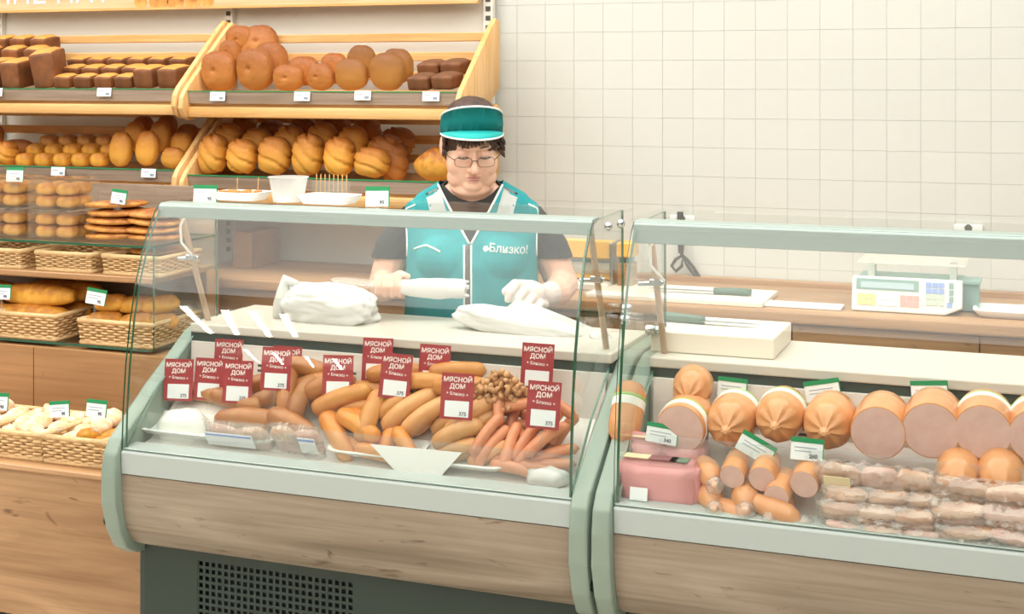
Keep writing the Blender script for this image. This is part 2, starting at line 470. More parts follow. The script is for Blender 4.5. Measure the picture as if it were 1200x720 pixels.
# knobs bolted on the outer ends of the top glass
for cs, xe in ((case_l, -.962),):
    g = G()
    for dx in (.0, .03):
        g.blob((xe + .012 + dx, 3.12, 1.252 + dx * .25), (.010, .010, .011), nu=12, nv=8)
    obj('glass_knob', g, M['chrome'], cs, True)
for cs, pts_ in ((case_l, ((-.969, 3.33, 1.00), (-.969, 3.345, 1.025))), (case_r, ((-.897, 3.30, .985), (-.872, 3.30, .985)))):
    for p in pts_:
        g = G(); g.lathe([(.001, -.012), (.011, -.012), (.013, -.004), (.013, .004), (.010, .010), (.001, .011)], 14); g.xform(Matrix.Translation(p) @ Matrix.Rotation(PI / 2, 4, 'Y'))
        obj('glass_clamp', g, M['chrome'], cs, True, 40)
# ---------------------------------------------------------------- points in the room
_ca, _sa = math.cos(YAW), math.sin(YAW)
def at(u, v, Y):
    """the point of the vertical plane y = Y that the photograph shows at pixel (u, v)"""
    k = (u - 600) / 1640; m = (90 - v) / 1640
    dx, dy = _ca * k - _sa, _sa * k + _ca
    t = Y / dy
    return Vector((dx * t, Y, 1.6 + m * t))
def xat(u, Y): return at(u, 90, Y).x

# ---------------------------------------------------------------- bread materials
def crust(name, light, mid, dark, flour=0, rough=.55, scale=9):
    m, nt, b = new_mat(name); N = nt.nodes.new; L = nt.links.new
    tc = N('ShaderNodeTexCoord')
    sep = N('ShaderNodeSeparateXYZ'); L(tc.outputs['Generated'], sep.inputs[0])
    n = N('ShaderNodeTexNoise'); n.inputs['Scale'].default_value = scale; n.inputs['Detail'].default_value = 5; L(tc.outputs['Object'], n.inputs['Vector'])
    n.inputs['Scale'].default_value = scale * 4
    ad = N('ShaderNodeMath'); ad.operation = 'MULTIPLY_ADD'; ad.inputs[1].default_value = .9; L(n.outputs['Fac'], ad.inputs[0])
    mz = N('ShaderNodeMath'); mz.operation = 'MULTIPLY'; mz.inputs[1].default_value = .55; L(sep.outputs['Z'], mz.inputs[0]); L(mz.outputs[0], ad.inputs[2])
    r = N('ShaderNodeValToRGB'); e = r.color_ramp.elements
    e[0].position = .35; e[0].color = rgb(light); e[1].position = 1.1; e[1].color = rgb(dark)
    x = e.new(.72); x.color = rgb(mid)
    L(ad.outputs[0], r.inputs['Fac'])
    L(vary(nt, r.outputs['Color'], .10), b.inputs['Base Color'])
    b.inputs['Roughness'].default_value = rough
    bp = N('ShaderNodeBump'); bp.inputs['Strength'].default_value = .35; bp.inputs['Distance'].default_value = .003
    L(n.outputs['Fac'], bp.inputs['Height']); L(bp.outputs[0], b.inputs['Normal'])
    return m
M.update(
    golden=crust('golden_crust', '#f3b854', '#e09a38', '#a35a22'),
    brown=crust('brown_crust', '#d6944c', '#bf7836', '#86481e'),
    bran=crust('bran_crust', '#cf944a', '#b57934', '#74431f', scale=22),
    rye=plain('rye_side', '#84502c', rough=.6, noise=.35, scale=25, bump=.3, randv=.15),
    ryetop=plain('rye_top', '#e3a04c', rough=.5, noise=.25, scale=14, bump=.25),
    darkrye=plain('dark_rye_top', '#7c5135', rough=.5, noise=.3, scale=14, bump=.25, randv=.1),
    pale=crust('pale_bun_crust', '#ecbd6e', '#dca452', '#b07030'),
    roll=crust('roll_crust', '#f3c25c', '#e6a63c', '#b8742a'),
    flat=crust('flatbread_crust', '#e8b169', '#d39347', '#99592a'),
    wicker=plain('wicker', '#e6c08c', rough=.6, noise=.22, scale=60, stretch=(1, 1, 3)),
    wickerd=plain('wicker_dark', '#c79a66', rough=.6, noise=.3, scale=60),
    clear=pane('clear_plastic_box', '#fdfdfb', refl=1.3, film=.02),
    paper=plain('white_sheet', '#eef0f0', rough=.5),
    green=plain('green_card', '#1f8a55', rough=.45),
    print=plain('grey_print', '#8d97a3', rough=.6),
    darkprint=plain('dark_print', '#4c5560', rough=.6),
    signwood=wood('sign_wood_print', '#e9c49c', '#deb084', 'X', 1.0, .2, .6),
    signedge=plain('sign_letter_edge', '#c0a083', rough=.6),
)
# ---------------------------------------------------------------- wall rack behind the bread
rk = thing('wall_rack', 'cream wall rack with slotted steel uprights behind the bread shelves', 'rack', (-2.95, 4.73, 0))
g = G(); g.box(-5.2, -1.905, 4.725, 4.748, .0, 2.7); obj('back_panel', g, M['rackpanel'], rk)
for xx in (-4.09, -2.975, -1.885):
    g = G(); g.box(xx - .018, xx + .018, 4.700, 4.724, .0, 2.7); up_ = obj('upright', g, M['rackpanel'], rk)
    g = G()
    for k in range(34):
        zz = .92 + k * .034; g.box(xx - .009, xx + .009, 4.6975, 4.7005, zz, zz + .017)
    tag(obj('slot_row', g, M['slot'], up_), kind='stuff')

# printed banner above
bn = thing('banner', 'wood print banner with white letters above the bread shelves', 'sign', (-2.95, 4.66, 1.868))
g = G(); g.box(-4.6, -1.905, 4.655, 4.675, 1.872, 2.15); obj('board', g, M['signwood'], bn)
g = G(); g.box(-4.6, -1.905, 4.640, 4.68, 1.864, 1.873); obj('edge_strip', g, M['pine'], bn)
text('lettering', 'ИНЕ НАТ', .135, M['paper'], bn, Matrix.Translation((at(60, 0, 4.655).x + 2.95, -.0062, .030)) @ UP, 0.0, .001)
for i, (u_, r_) in enumerate(((165, .03), (186, .045), (206, .04), (226, .035), (243, .03))):
    p = at(u_, 0, 4.655)
    g = G(); g.prism_z([(r_ * math.cos(a * PI / 8), r_ * .8 * math.sin(a * PI / 8)) for a in range(16)], 0, .001, mat=Matrix.Translation((p.x, 4.6545, 1.895)) @ UP)
    obj('printed_bun', g, M['flat'], bn)

# ---------------------------------------------------------------- wooden bread shelves
SIDE = [(4.625, .12), (4.47, .035), (4.31, 0), (4.275, .012), (4.255, .045), (4.262, .085), (4.285, .115), (4.55, .335), (4.59, .365), (4.625, .355)]
def bread_shelf(label, x0, x1, z0, right_only=False):
    t = thing('bread_shelf', label, 'shelf', ((x0 + x1) / 2, 4.5, z0), 0, None)
    for xx in (x0, x1 - .02):
        g = G(); g.prism_x([(y, z0 + z) for y, z in SIDE], xx, xx + .02); g.bevel(.004, 2); obj('side_panel', g, M['pine_side'], t, True, 40)
    a, b = x0 + .021, x1 - .021
    for (yy, zz) in ((4.63, .285), (4.63, .215), (4.63, .145)):
        g = G(); g.box(a, b, yy, yy + .016, z0 + zz, z0 + zz + .032); g.bevel(.003, 1); obj('back_slat', g, M['pine'], t)
    g = G(); g.prism_x([(4.315, z0 + .062), (4.63, z0 + .11), (4.63, z0 + .095), (4.315, z0 + .047)], a, b); obj('base_board', g, M['pine'], t)
    g = G(); g.prism_x([(4.296, z0 + .062), (4.288, z0 + .103), (4.294, z0 + .104), (4.302, z0 + .062)], a, b); st = obj('front_strip', g, M['greywood'], t)
    g = G(); g.prism_x([(4.286, z0 + .1045), (4.286, z0 + .108), (4.300, z0 + .108), (4.300, z0 + .1045)], a, b); obj('strip_edge', g, M['green'], st)
    g = G(); g.box(a, b, 4.285, 4.31, z0 + .012, z0 + .05); g.bevel(.006, 2); obj('front_rail', g, M['pine'], t, True, 40)
    return t
bread_shelf('upper wooden bread shelf at left, full of dark brick loaves', -4.06, -2.915, 1.449)
bread_shelf('upper wooden bread shelf holding round brown loaves', -2.905, -1.808, 1.442)
bread_shelf('lower wooden bread shelf at left with small buns and golden loaves', -4.06, -2.915, 1.155)
bread_shelf('lower wooden bread shelf with slashed golden loaves behind the woman', -2.905, -1.808, 1.14)

# ---------------------------------------------------------------- loaves
def nz(d, f, o): return mnoise.noise(Vector((d.x * f + o, d.y * f - o, d.z * f + 2 * o)))
def round_loaf_mesh(o, mat, dent=True):
    def fn(d):
        k = 1 + .05 * nz(d, 1.6, o) + .02 * nz(d, 5, o)
        if dent:
            a = d.angle(Vector((0, -1, .1)))
            if a < .16: k -= .30 * (1 - a / .16)
            for ax, az in ((-.45, -.35), (.4, -.5), (.2, .5)):
                b_ = d.angle(Vector((ax, -1, az)))
                if b_ < .10: k -= .10 * (1 - b_ / .10)
        return k
    g = G(); g.blob((0, 0, 0), (1.02, .62, 1.04), 2.5, 56, 40, None, fn); return g.mesh('round_loaf', mat, True)
RL = [round_loaf_mesh(k * 3.1, M['brown']) for k in range(3)]; BL = [round_loaf_mesh(9 + k, M['bran'], False) for k in range(2)]
def put(name, me, label, cat, loc, s, rot=(0, 0, 0), group=None):
    o = bpy.data.objects.new(name, me); col.objects.link(o); o.location = loc
    o.scale = s if isinstance(s, (tuple, list)) else (s, s, s); o.rotation_euler = rot
    return tag(o, label, cat, group)
URS = 'upper wooden shelf at right'
def rl(u, v, r, Y, label, me=None, sy=1, tilt=.15):
    p = at(u, v, Y); s = r / 318
    put('round_loaf', me or RL[int(u) % 3], label, 'bread', p, (s, s * .95, s * sy), (tilt, 0, rng.uniform(-.2, .2)), 'round loaves on the upper shelf')
rl(257, 83, 22, 4.38, 'round brown loaf with a dimple, first from left in the front of the upper shelf')
rl(299, 81, 23, 4.38, 'round brown loaf with a dimple, second from left in the front of the upper shelf')
rl(338, 91, 18, 4.38, 'small round brown loaf third from left in the front of the upper shelf', None, .8)
rl(376, 90, 17, 4.38, 'small round brown loaf fourth from left in the front of the upper shelf', None, .85)
rl(412, 87, 19, 4.38, 'speckled bran loaf with a dark crust patch, left of two on the upper shelf', BL[0], .9)
rl(454, 84, 20, 4.38, 'speckled bran loaf nearest the dark bricks on the upper shelf', BL[1], 1.0)
rl(318, 72, 22, 4.49, 'round brown loaf half hidden behind the second dimpled loaf')
rl(356, 83, 19, 4.49, 'small round loaf behind the third loaf of the upper shelf', None, .85)
rl(392, 80, 17, 4.49, 'small round loaf behind the fourth loaf of the upper shelf')
rl(424, 73, 17, 4.49, 'bran loaf standing behind the left speckled loaf', BL[1], 1.1)
rl(466, 77, 19, 4.50, 'bran loaf standing behind the right speckled loaf', BL[0], 1.0)
rl(270, 61, 14, 4.47, 'small round loaf wedged between the two large dimpled loaves')
rl(281, 47, 17, 4.56, 'round brown loaf topmost at left of the upper shelf')
rl(304, 53, 23, 4.58, 'large round loaf leaning on top at the back of the upper shelf', None, 1.0, -.2)

def brick_mesh(w_, d_, h_, side, top):
    g = G(); g.box(-w_ / 2, w_ / 2, -d_ / 2, d_ / 2, 0, h_); 
    bmesh.ops.subdivide_edges(g.bm, edges=list(g.bm.edges), cuts=3, use_grid_fill=True)
    for v in g.bm.verts:
        q = v.co; e = (1 - (2 * q.x / w_) ** 4) * (1 - (2 * q.y / d_) ** 4)
        if q.z > h_ * .99: q.z += .010 * e
        q.x *= .93 + .07 * q.z / h_; q.y *= .94 + .06 * q.z / h_
        q += Vector((nz(q, 40, 1), nz(q, 40, 2), nz(q, 40, 3))) * .0015
    g.bm.normal_update()
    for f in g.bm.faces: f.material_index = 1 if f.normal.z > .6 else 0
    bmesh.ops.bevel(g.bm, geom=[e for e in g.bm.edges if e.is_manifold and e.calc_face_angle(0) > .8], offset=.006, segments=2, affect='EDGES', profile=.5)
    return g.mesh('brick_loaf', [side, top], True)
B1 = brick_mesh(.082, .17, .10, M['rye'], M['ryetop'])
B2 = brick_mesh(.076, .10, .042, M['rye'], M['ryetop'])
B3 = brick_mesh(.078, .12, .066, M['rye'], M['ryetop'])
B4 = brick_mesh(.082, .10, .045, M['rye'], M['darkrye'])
def brk(me, u, v, Y, label, rot=(0, 0, 0), s=1, grp='brick loaves on the upper left shelf'):
    put('brick_loaf', me, label, 'bread', at(u, v, Y), s, rot, grp)
T0 = R(8)
for i, u in enumerate((-22, 2, 27)): brk(B1, u, 101, 4.39, 'tall rye brick loaf, %s from left in the front of the upper left shelf' % ORD[i], (T0, 0, .1))
brk(B1, 61, 100, 4.40, 'tallest rye brick loaf tilted beside the small bricks', (T0, -.12, .38), (1.12, 1, 1.32))
for i, u in enumerate((-8, 20, 46)): brk(B2, u, 73, 4.50, 'rye brick in the second row behind the tall bricks, %s from left' % ORD[i], (T0, 0, .1), (1, 1, 1.3))
for i, u in enumerate((8, 30, 54)): brk(B2, u, 59, 4.57, 'rye brick in the top row behind the tall bricks, %s from left' % ORD[i], (T0, 0, 0), (1, 1, 1.2))
for i, u in enumerate((79, 103, 127, 151)): brk(B2, u, 102, 4.375, 'small low rye brick, %s from left in the front row' % ORD[i], (T0, 0, .05), (1, .8, 1))
for i, u in enumerate((178, 206)): brk(B3, u, 101, 4.39, 'small square-ended rye brick, %s of the pair beside the curved shelf end' % ('left', 'right')[i], (T0, 0, .03), (1.05, 1, 1.05))
for i, u in enumerate((90, 113, 136, 160)): brk(B2, u, 91, 4.48, 'small rye brick, %s from left in the second row' % ORD[i], (T0, 0, .05), (1, .9, 1.0))
for i, u in enumerate((96, 119, 142, 166, 190, 215)): brk(B2, u, 80, 4.575, 'small rye brick, %s from left in the back row' % ORD[i], (T0, 0, .05), (1, .9, .95))
for i, (u, v, Y) in enumerate(((497, 104, 4.38), (525, 103, 4.38), (508, 88, 4.49), (535, 87, 4.49))):
    brk(B4, u, v, Y, 'dark rye brick, %s of four beside the right shelf end' % ('front left', 'front right', 'back left', 'back right')[i], (T0, 0, -.05), 1.0, 'dark bricks on the upper shelf')

def slashed_mesh(o, mat):
    def fn(d):
        k = 1 + .03 * nz(d, 2, o)
        s_ = d.x * .55 + d.z * 1.0 + .1 * math.sin(3 * d.x + o)
        q = (s_ * 1.35 + .25 + .2 * o) % 1.0
        if d.y < .6: k -= .17 * math.exp(-((q - .5) / .085) ** 2) - .05 * math.exp(-((q - .68) / .09) ** 2)
        return k
    g = G(); g.blob((0, 0, 0), (1, 1, 1), 2.6, 36, 30, None, fn); return g.mesh('slashed_loaf', mat, True)
SL = [slashed_mesh(k * 1.7, M['golden']) for k in range(3)]
SLB = [slashed_mesh(k * 1.7, M['brown']) for k in range(2)]
cols_ = ((250, 180, 17, 23), (284, 183, 18, 20), (322, 182, 19, 22), (361, 181, 18, 24), (398, 183, 17.5, 22), (436, 190, 20, 17))
for i, (u, v, rx, rz_) in enumerate(cols_):
    for j in range(3):
        Y = 4.37 + .095 * j; p = at(u, v, 4.37)
        p = Vector((p.x + .004 * j, Y, p.z + (0, .036, .062)[j]))
        put('slashed_loaf', (SL if j < 2 else SLB)[(i + j) % 2 if j == 2 else (i + j) % 3], 'golden slashed loaf, %s column from left, %s in the column on the lower shelf' % (ORD[i], ('front', 'middle', 'back')[j]),
            'bread', p, (rx / 322, .047, rz_ / 322), (-.12, 0, rng.uniform(-.15, .15)), 'slashed loaves on the lower shelf')
p = at(462, 190, 4.46); put('slashed_loaf', SLB[1], 'dark brown loaf at the right end behind the last slashed loaf', 'bread', p, (.05, .05, .07), (0, 0, .3), 'slashed loaves on the lower shelf')
p = at(452, 176, 4.46); put('slashed_loaf', SLB[0], 'brown loaf showing over the last slashed loaf', 'bread', p, (.055, .05, .055), (0, 0, .1), 'slashed loaves on the lower shelf')
g = G(); g.blob((0, 0, 0), (.085, .05, .06), 2, 24, 14, None, lambda d: 1 - .35 * max(0, d.z) * abs(d.x)); p = at(512, 192, 4.37)
tag(obj('triangular_loaf', g, M['golden'], None, True), 'golden peaked loaf lying alone at the right end near the woman', 'bread').location = p

def bun_mesh(o, w_, h_, mat):
    def fn(d): return 1 + .03 * nz(d, 2, o)
    g = G(); g.blob((0, 0, 0), (w_ / 2, w_ / 2, h_ / 2), 3.2, 16, 10, None, fn); return g.mesh('bun', mat, True)
SB = [bun_mesh(k, .066, .05, M['roll']) for k in range(3)]
SBF = bun_mesh(5, .064, .05, M['flat'])
for r_, (v, Y, u0) in enumerate(((187, 4.375, 30), (176, 4.44, 42), (165, 4.50, 58))):
    for i in range(5):
        put('square_bun', SB[(i + r_) % 3] if r_ < 2 else SBF, 'small square bun, %s from left in the %s row of the lower left shelf' % (ORD[i], ('front', 'middle', 'back')[r_]), 'bun',
            at(u0 + i * 21.8, v, Y), 1, (.1, 0, 0), 'square buns on the lower left shelf')
def oval(u, v, rx, rz_, Y, label, me=None): put('golden_loaf', me or SL[int(u) % 3], label, 'bread', at(u, v, Y), (rx / 318, .05, rz_ / 318), (-.1, 0, 0), 'golden loaves on the lower left shelf')
M2 = round_loaf_mesh(4.4, M['golden'], False)
oval(142, 175, 14, 20, 4.37, 'upright golden loaf next to the small square buns', M2)
oval(173, 174, 14, 20, 4.37, 'upright golden loaf, second from the small square buns', M2)
oval(203, 185, 14, 12, 4.37, 'short golden loaf lying in front beside the curved shelf end', M2)
oval(158, 160, 13, 17, 4.46, 'golden loaf standing behind the first upright loaf', M2)
oval(188, 160, 13, 18, 4.46, 'golden loaf standing behind the second upright loaf', M2)
oval(213, 168, 13, 13, 4.46, 'golden round loaf above the short front loaf', M2)
oval(168, 149, 13, 13, 4.55, 'brown-topped loaf at the back left of the golden loaves', RL[0])
oval(196, 148, 12, 13, 4.55, 'brown-topped loaf in the middle at the back of the golden loaves', RL[1])
oval(220, 157, 12, 12, 4.55, 'brown-topped loaf at the back right of the golden loaves', RL[2])
oval(6, 180, 15, 15, 4.37, 'golden loaf at the left edge beside the square buns', SL[0])
oval(22, 172, 20, 9, 4.50, 'brown flat loaf behind the leftmost golden loaf', RL[1])
oval(-8, 160, 14, 14, 4.48, 'brown loaf at the far left of the lower shelf', RL[2])
# ---------------------------------------------------------------- lower bread stand with glass shelves
XR = -2.66
bs = thing('bread_stand', 'wooden bread stand with two glass shelves left of the sausage case', 'stand', (-3.2, 3.7, 0))
g = G(); g.box(-4.4, -2.235, 3.30, 4.16, .03, .455); obj('base_box', g, M['oak'], bs)
g = G(); g.box(-4.4, -2.24, 3.285, 4.16, .455, .472); g.bevel(.003, 1); obj('base_top', g, M['worktop'], bs)
for i, (a, b) in enumerate(((-4.4, -3.096), (-3.092, -2.44))):
    g = G(); g.box(a, b, 3.72, 3.738, .472, .715); obj('front_panel', g, M['oakdark'], bs)
g = G(); g.box(-4.4, -2.46, 3.738, 4.15, .472, .712); obj('shelf_body', g, M['oakdark'], bs)
g = G(); g.box(-4.4, XR - .01, 4.13, 4.15, .72, 1.22); obj('back_panel', g, M['greywood'], bs)
g = G(); g.box(-4.4, XR - .008, 3.77, 4.13, .935, .955); g.bevel(.003, 1); obj('wood_shelf', g, M['worktop'], bs)
for zz in (.722, 1.052):
    g = G(); g.box(-4.4, XR, 3.75, 4.12, zz, zz + .008)
    g.bm.normal_update()
    for f in g.bm.faces: f.material_index = 0 if abs(f.normal.z) > .5 else 1
    obj('glass_shelf', g, [M['glass'], M['glassedge']], bs)
g = G(); g.box(XR + .001, XR + .007, 3.76, 4.12, .73, 1.06)
g.bm.normal_update()
for f in g.bm.faces: f.material_index = 0 if abs(f.normal.x) > .5 else 1
obj('side_glass', g, [M['glass'], M['glassedge']], bs)
g = G(); g.box(XR + .03, XR + .06, 4.02, 4.05, .72, .95); obj('post', g, M['oakdark'], bs)

# wicker baskets
def basket_mesh(L_, D_, h_, fl=1.10):
    g = G(); n = int(L_ / .011); m = int(D_ / .011); loop = []
    for i in range(n): loop.append((-L_ / 2 + L_ * i / n, -D_ / 2, 0, -1))
    for i in range(m): loop.append((L_ / 2, -D_ / 2 + D_ * i / m, 1, 0))
    for i in range(n): loop.append((L_ / 2 - L_ * i / n, D_ / 2, 0, 1))
    for i in range(m): loop.append((-L_ / 2, D_ / 2 - D_ * i / m, -1, 0))
    rows = 7
    for r_ in range(rows):
        z = h_ * (.16 + .66 * r_ / (rows - 1)); f = 1 + (fl - 1) * z / h_
        pts = []
        for k, (x, y, nx, ny) in enumerate(loop):
            o_ = .0035 if (k // 2 + r_) % 2 else -.0035
            pts.append((x * f + nx * o_, y * f + ny * o_, z))
        pts.append(pts[0]); g.tube(pts, h_ * .055, 4, 0, False)
    for k, (x, y, nx, ny) in enumerate(loop):
        if k % 3 == 0: g.tube([(x, y, .0), (x * fl, y * fl, h_ * .95)], .003, 4, 1, False)
    for z, r_ in ((h_ * .06, .009), (h_ * .95, .009)):
        f = 1 + (fl - 1) * z / h_
        cs = [(sx * L_ / 2 * f, sy * D_ / 2 * f, z) for sx, sy in ((-1, -1), (1, -1), (1, 1), (-1, 1), (-1, -1))]
        g.tube(cs, r_, 6, 0)
    g.box(-L_ / 2, L_ / 2, -D_ / 2, D_ / 2, .004, .010, 1)
    g.box(-L_ / 2 * 1.03, L_ / 2 * 1.03, -D_ / 2 * 1.0, D_ / 2 * 1.03, .01, .012, 1)
    return g.mesh('wicker_basket', [M['wicker'], M['wickerd']], True)
BA = basket_mesh(.225, .26, .085, 1.06); BB = basket_mesh(.21, .22, .062, 1.05); BC = basket_mesh(.20, .25, .082, 1.06)
def bask(me, x, y, z, label): return tag(put('wicker_basket', me, label, 'basket', (x, y, z), 1, (0, 0, 0), 'wicker baskets of the bread stand'))
def xs(us, Y): return [xat(u, Y) for u in us]
for i, u in enumerate((-55, 20, 100, 172)): 
    bask(BB, xat(u, 3.9) if u != 172 else -2.76, 3.90, .957, 'empty wicker basket on the wood shelf under the upper glass, %s from left' % ORD[i])
lb = ['wicker basket at the left edge holding long pale loaves', 'wicker basket holding long pale loaves on the lower glass shelf', 'wicker basket of oval rolls on the lower glass shelf']
XB = (-3.40, -3.155, -2.80)
for i, x in enumerate(XB[:2]): bask(BA, x - .0, 3.89, .731, lb[i])
bask(basket_mesh(.27, .26, .08, 1.05), XB[2], 3.89, .731, lb[2])
XC = (-3.06, -2.845, -2.63, -2.42)
lc = ['wicker basket at the far left edge of the lowest row', 'wicker basket of sugared pastries, second in the lowest row', 'wicker basket of sugared pastries beside the case end, third in the lowest row', 'wicker basket in the lowest row partly behind the case glass']
for i, x in enumerate(XC): bask(BC, x, 3.46, .473, lc[i])
g = G(); g.box(-.04, .04, -.1, .1, 0, .13); o = tag(obj('wooden_crate', g, M['oakdark']), 'small brown wooden box standing on the counter under the rack upright', 'box'); o.location = (-2.74, 4.52, .902)

# long loaves and rolls in the baskets
def long_loaf_mesh(o, ln, r_, mat, sl=True):
    def fn(d):
        k = 1 + .03 * nz(d, 2.5, o)
        if sl and d.z > -.1:
            q = (d.x * 2.4 + .5 * d.y + .1 * o) % 1.0
            k -= .06 * math.exp(-((q - .5) / .14) ** 2)
        return k
    g = G(); g.blob((0, 0, 0), (ln / 2, r_, r_ * .8), 2.7, 36, 14, None, fn); return g.mesh('long_loaf', mat, True)
LL = [long_loaf_mesh(k, .29, .046, M['roll']) for k in range(2)]; OR_ = [long_loaf_mesh(3 + k, .125, .036, M['roll']) for k in range(3)]
for i, (x, y, z) in enumerate(((-3.19, 3.83, .80), (-3.17, 3.93, .80), (-3.18, 3.85, .865), (-3.15, 3.95, .865), (-3.46, 3.84, .80), (-3.45, 3.88, .86))):
    put('long_loaf', LL[i % 2], 'long pale loaf lying in a basket, %s' % ('lower front', 'lower back', 'upper front', 'upper back', 'lower one at the left edge', 'upper one at the left edge')[i], 'bread', (x, y, z), 1, (0, 0, .03 * i), 'long loaves in baskets')
for i, (x, y, z, rz) in enumerate(((-2.895, 3.83, .800, .3), (-2.77, 3.83, .800, .1), (-2.705, 3.86, .797, .4), (-2.90, 3.92, .795, .1), (-2.78, 3.93, .795, .2), (-2.885, 3.85, .853, -.1), (-2.80, 3.87, .85, .3), (-2.715, 3.88, .853, .55))):
    put('oval_roll', OR_[i % 3], 'oval golden roll in the basket by the case, %s' % ('lower left front', 'lower middle front', 'lower right front', 'lower left back', 'lower right back', 'upper left', 'upper middle behind the price tag', 'upper right tilted')[i], 'bread roll', (x, y, z), 1, (0, -.1, rz), 'oval rolls in the basket')
M['sugar'] = plain('sugared_pastry', '#f6e7d3', rough=.6, c2='#eab67e', scale=35, bump=.5)
PM = []
for k in range(3):
    g = G(); g.blob((0, 0, 0), (.042, .034, .024), 2.2, 18, 10, None, lambda d: 1 + .22 * nz(d, 2.6, k * 2.7)); PM.append(g.mesh('pastry', M['sugar'], True))
PG = []
for k in range(2):
    g = G(); g.blob((0, 0, 0), (.06, .03, .024), 2.2, 18, 10, None, lambda d: 1 + .15 * nz(d, 2.6, k * 3.7)); PG.append(g.mesh('pastry', M['roll'], True))
for b_, x in enumerate(XC):
    for i in range(9):
        px_, py_ = x + (-.068, 0, .068)[i % 3] + rng.uniform(-.01, .01), 3.40 + (i // 3) * .062
        gold = b_ in (2, 3) and i % 3 == 2 or (b_ == 2 and i == 1)
        put('pastry', (PG if gold else PM)[i % 2], ('plain golden pastry' if gold else 'white sugared pastry') + ', %s %s of the %s basket in the lowest row' % (('front', 'middle', 'back')[i // 3], ('left', 'centre', 'right')[i % 3], ORD[b_]), 'pastry',
            (px_, py_, .522 + .012 * (i // 3) + (.02 if i % 3 == 1 else 0)), 1, (rng.uniform(-.3, .3), rng.uniform(-.3, .3), rng.uniform(0, 3)), ('golden' if gold else 'sugared') + ' pastries of the %s basket' % ORD[b_])

# clear boxes of buns, stacked two high
BX = [bun_mesh(20 + k, .058, .040, M['pale']) for k in range(3)]
def clear_box_mesh(w_, d_, h_):
    g = G(); t_ = .0015
    g.box(-w_ / 2, w_ / 2, -d_ / 2, d_ / 2, 0, t_)
    for s in (-1, 1):
        g.box(-w_ / 2, w_ / 2, s * d_ / 2 - t_ / 2, s * d_ / 2 + t_ / 2, t_, h_ * .8)
        g.box(s * w_ / 2 - t_ / 2, s * w_ / 2 + t_ / 2, -d_ / 2, d_ / 2, t_, h_ * .8)
    return g.mesh('tray', M['clear'])
def clear_lid_mesh(w_, d_, h_):
    g = G(); g.box(-w_ / 2 - .006, w_ / 2 + .006, -d_ / 2 - .006, d_ / 2 + .006, h_ * .8, h_ * .8 + .003)
    g.box(-w_ / 2, w_ / 2, -d_ / 2, d_ / 2, h_ - .002, h_)
    for s in (-1, 1):
        g.box(-w_ / 2, w_ / 2, s * d_ / 2 - .0007, s * d_ / 2 + .0007, h_ * .8 + .003, h_ - .002)
        g.box(s * w_ / 2 - .0007, s * w_ / 2 + .0007, -d_ / 2, d_ / 2, h_ * .8 + .003, h_ - .002)
    return g.mesh('lid', M['clear'])
CT, CL = clear_box_mesh(.178, .14, .100), clear_lid_mesh(.178, .14, .100)
for st, x in enumerate((-3.50, -3.305, -3.085)):
    for lv in range(2):
        z0 = 1.0605 + lv * .1005
        nm = ('left edge', 'middle', 'right')[st]
        c = thing('clear_bun_box', 'clear box of pale buns, %s in the %s stack on the glass shelf' % (('lower', 'upper')[lv], nm), 'box', (x, 3.86, z0), 0, 'clear bun boxes')
        for nm_, me_ in (('tray', CT), ('lid', CL)):
            o = bpy.data.objects.new(nm_, me_); col.objects.link(o); o.parent = c
        for i in range(2):
            for j in range(2):
                for k in range(2):
                    put('box_bun', BX[(i + j + k) % 3], 'pale bun %s %s %s inside the %s clear box of the %s stack' % (('bottom', 'top')[k], ('front', 'back')[j], ('left', 'right')[i], ('lower', 'upper')[lv], nm), 'bun', (x - .042 + i * .084, 3.828 + j * .064, z0 + .023 + k * .041), (1.25, 1, 1), (0, 0, rng.uniform(-.1, .1)), 'buns in the %s clear box of the %s stack' % (('lower', 'upper')[lv], nm))

# stacks of flatbread
FM = []
for k in range(2):
    g = G(); g.blob((0, 0, 0), (.105, .075, .013), 2.6, 28, 8, None, lambda d: 1 + .08 * nz(d, 2.0, k * 3.3)); FM.append(g.mesh('flatbread', M['flat'], True))
for s_, (x, n_) in enumerate(((-2.875, 5), (-2.725, 4))):
    for k in range(n_):
        put('flatbread', FM[k % 2], 'flat golden bread, %s from the bottom of the %s flatbread stack' % (ORD[k], ('left', 'right')[s_]), 'flatbread',
            (x + rng.uniform(-.008, .008), 3.87, 1.076 + k * .0255), (.86 if s_ else 1, 1, 1), (rng.uniform(-.05, .05), rng.uniform(-.07, .07), 0), 'flatbread stacks on the upper glass shelf')
for k in range(2):
    put('flatbread', FM[k], 'thin flatbread in the basket seen through the case side glass, %s' % ('lower', 'upper')[k], 'flatbread', (-2.765, 3.93, 1.0 + .024 * k), (.8, 1, .8), (.05, 0, 0))

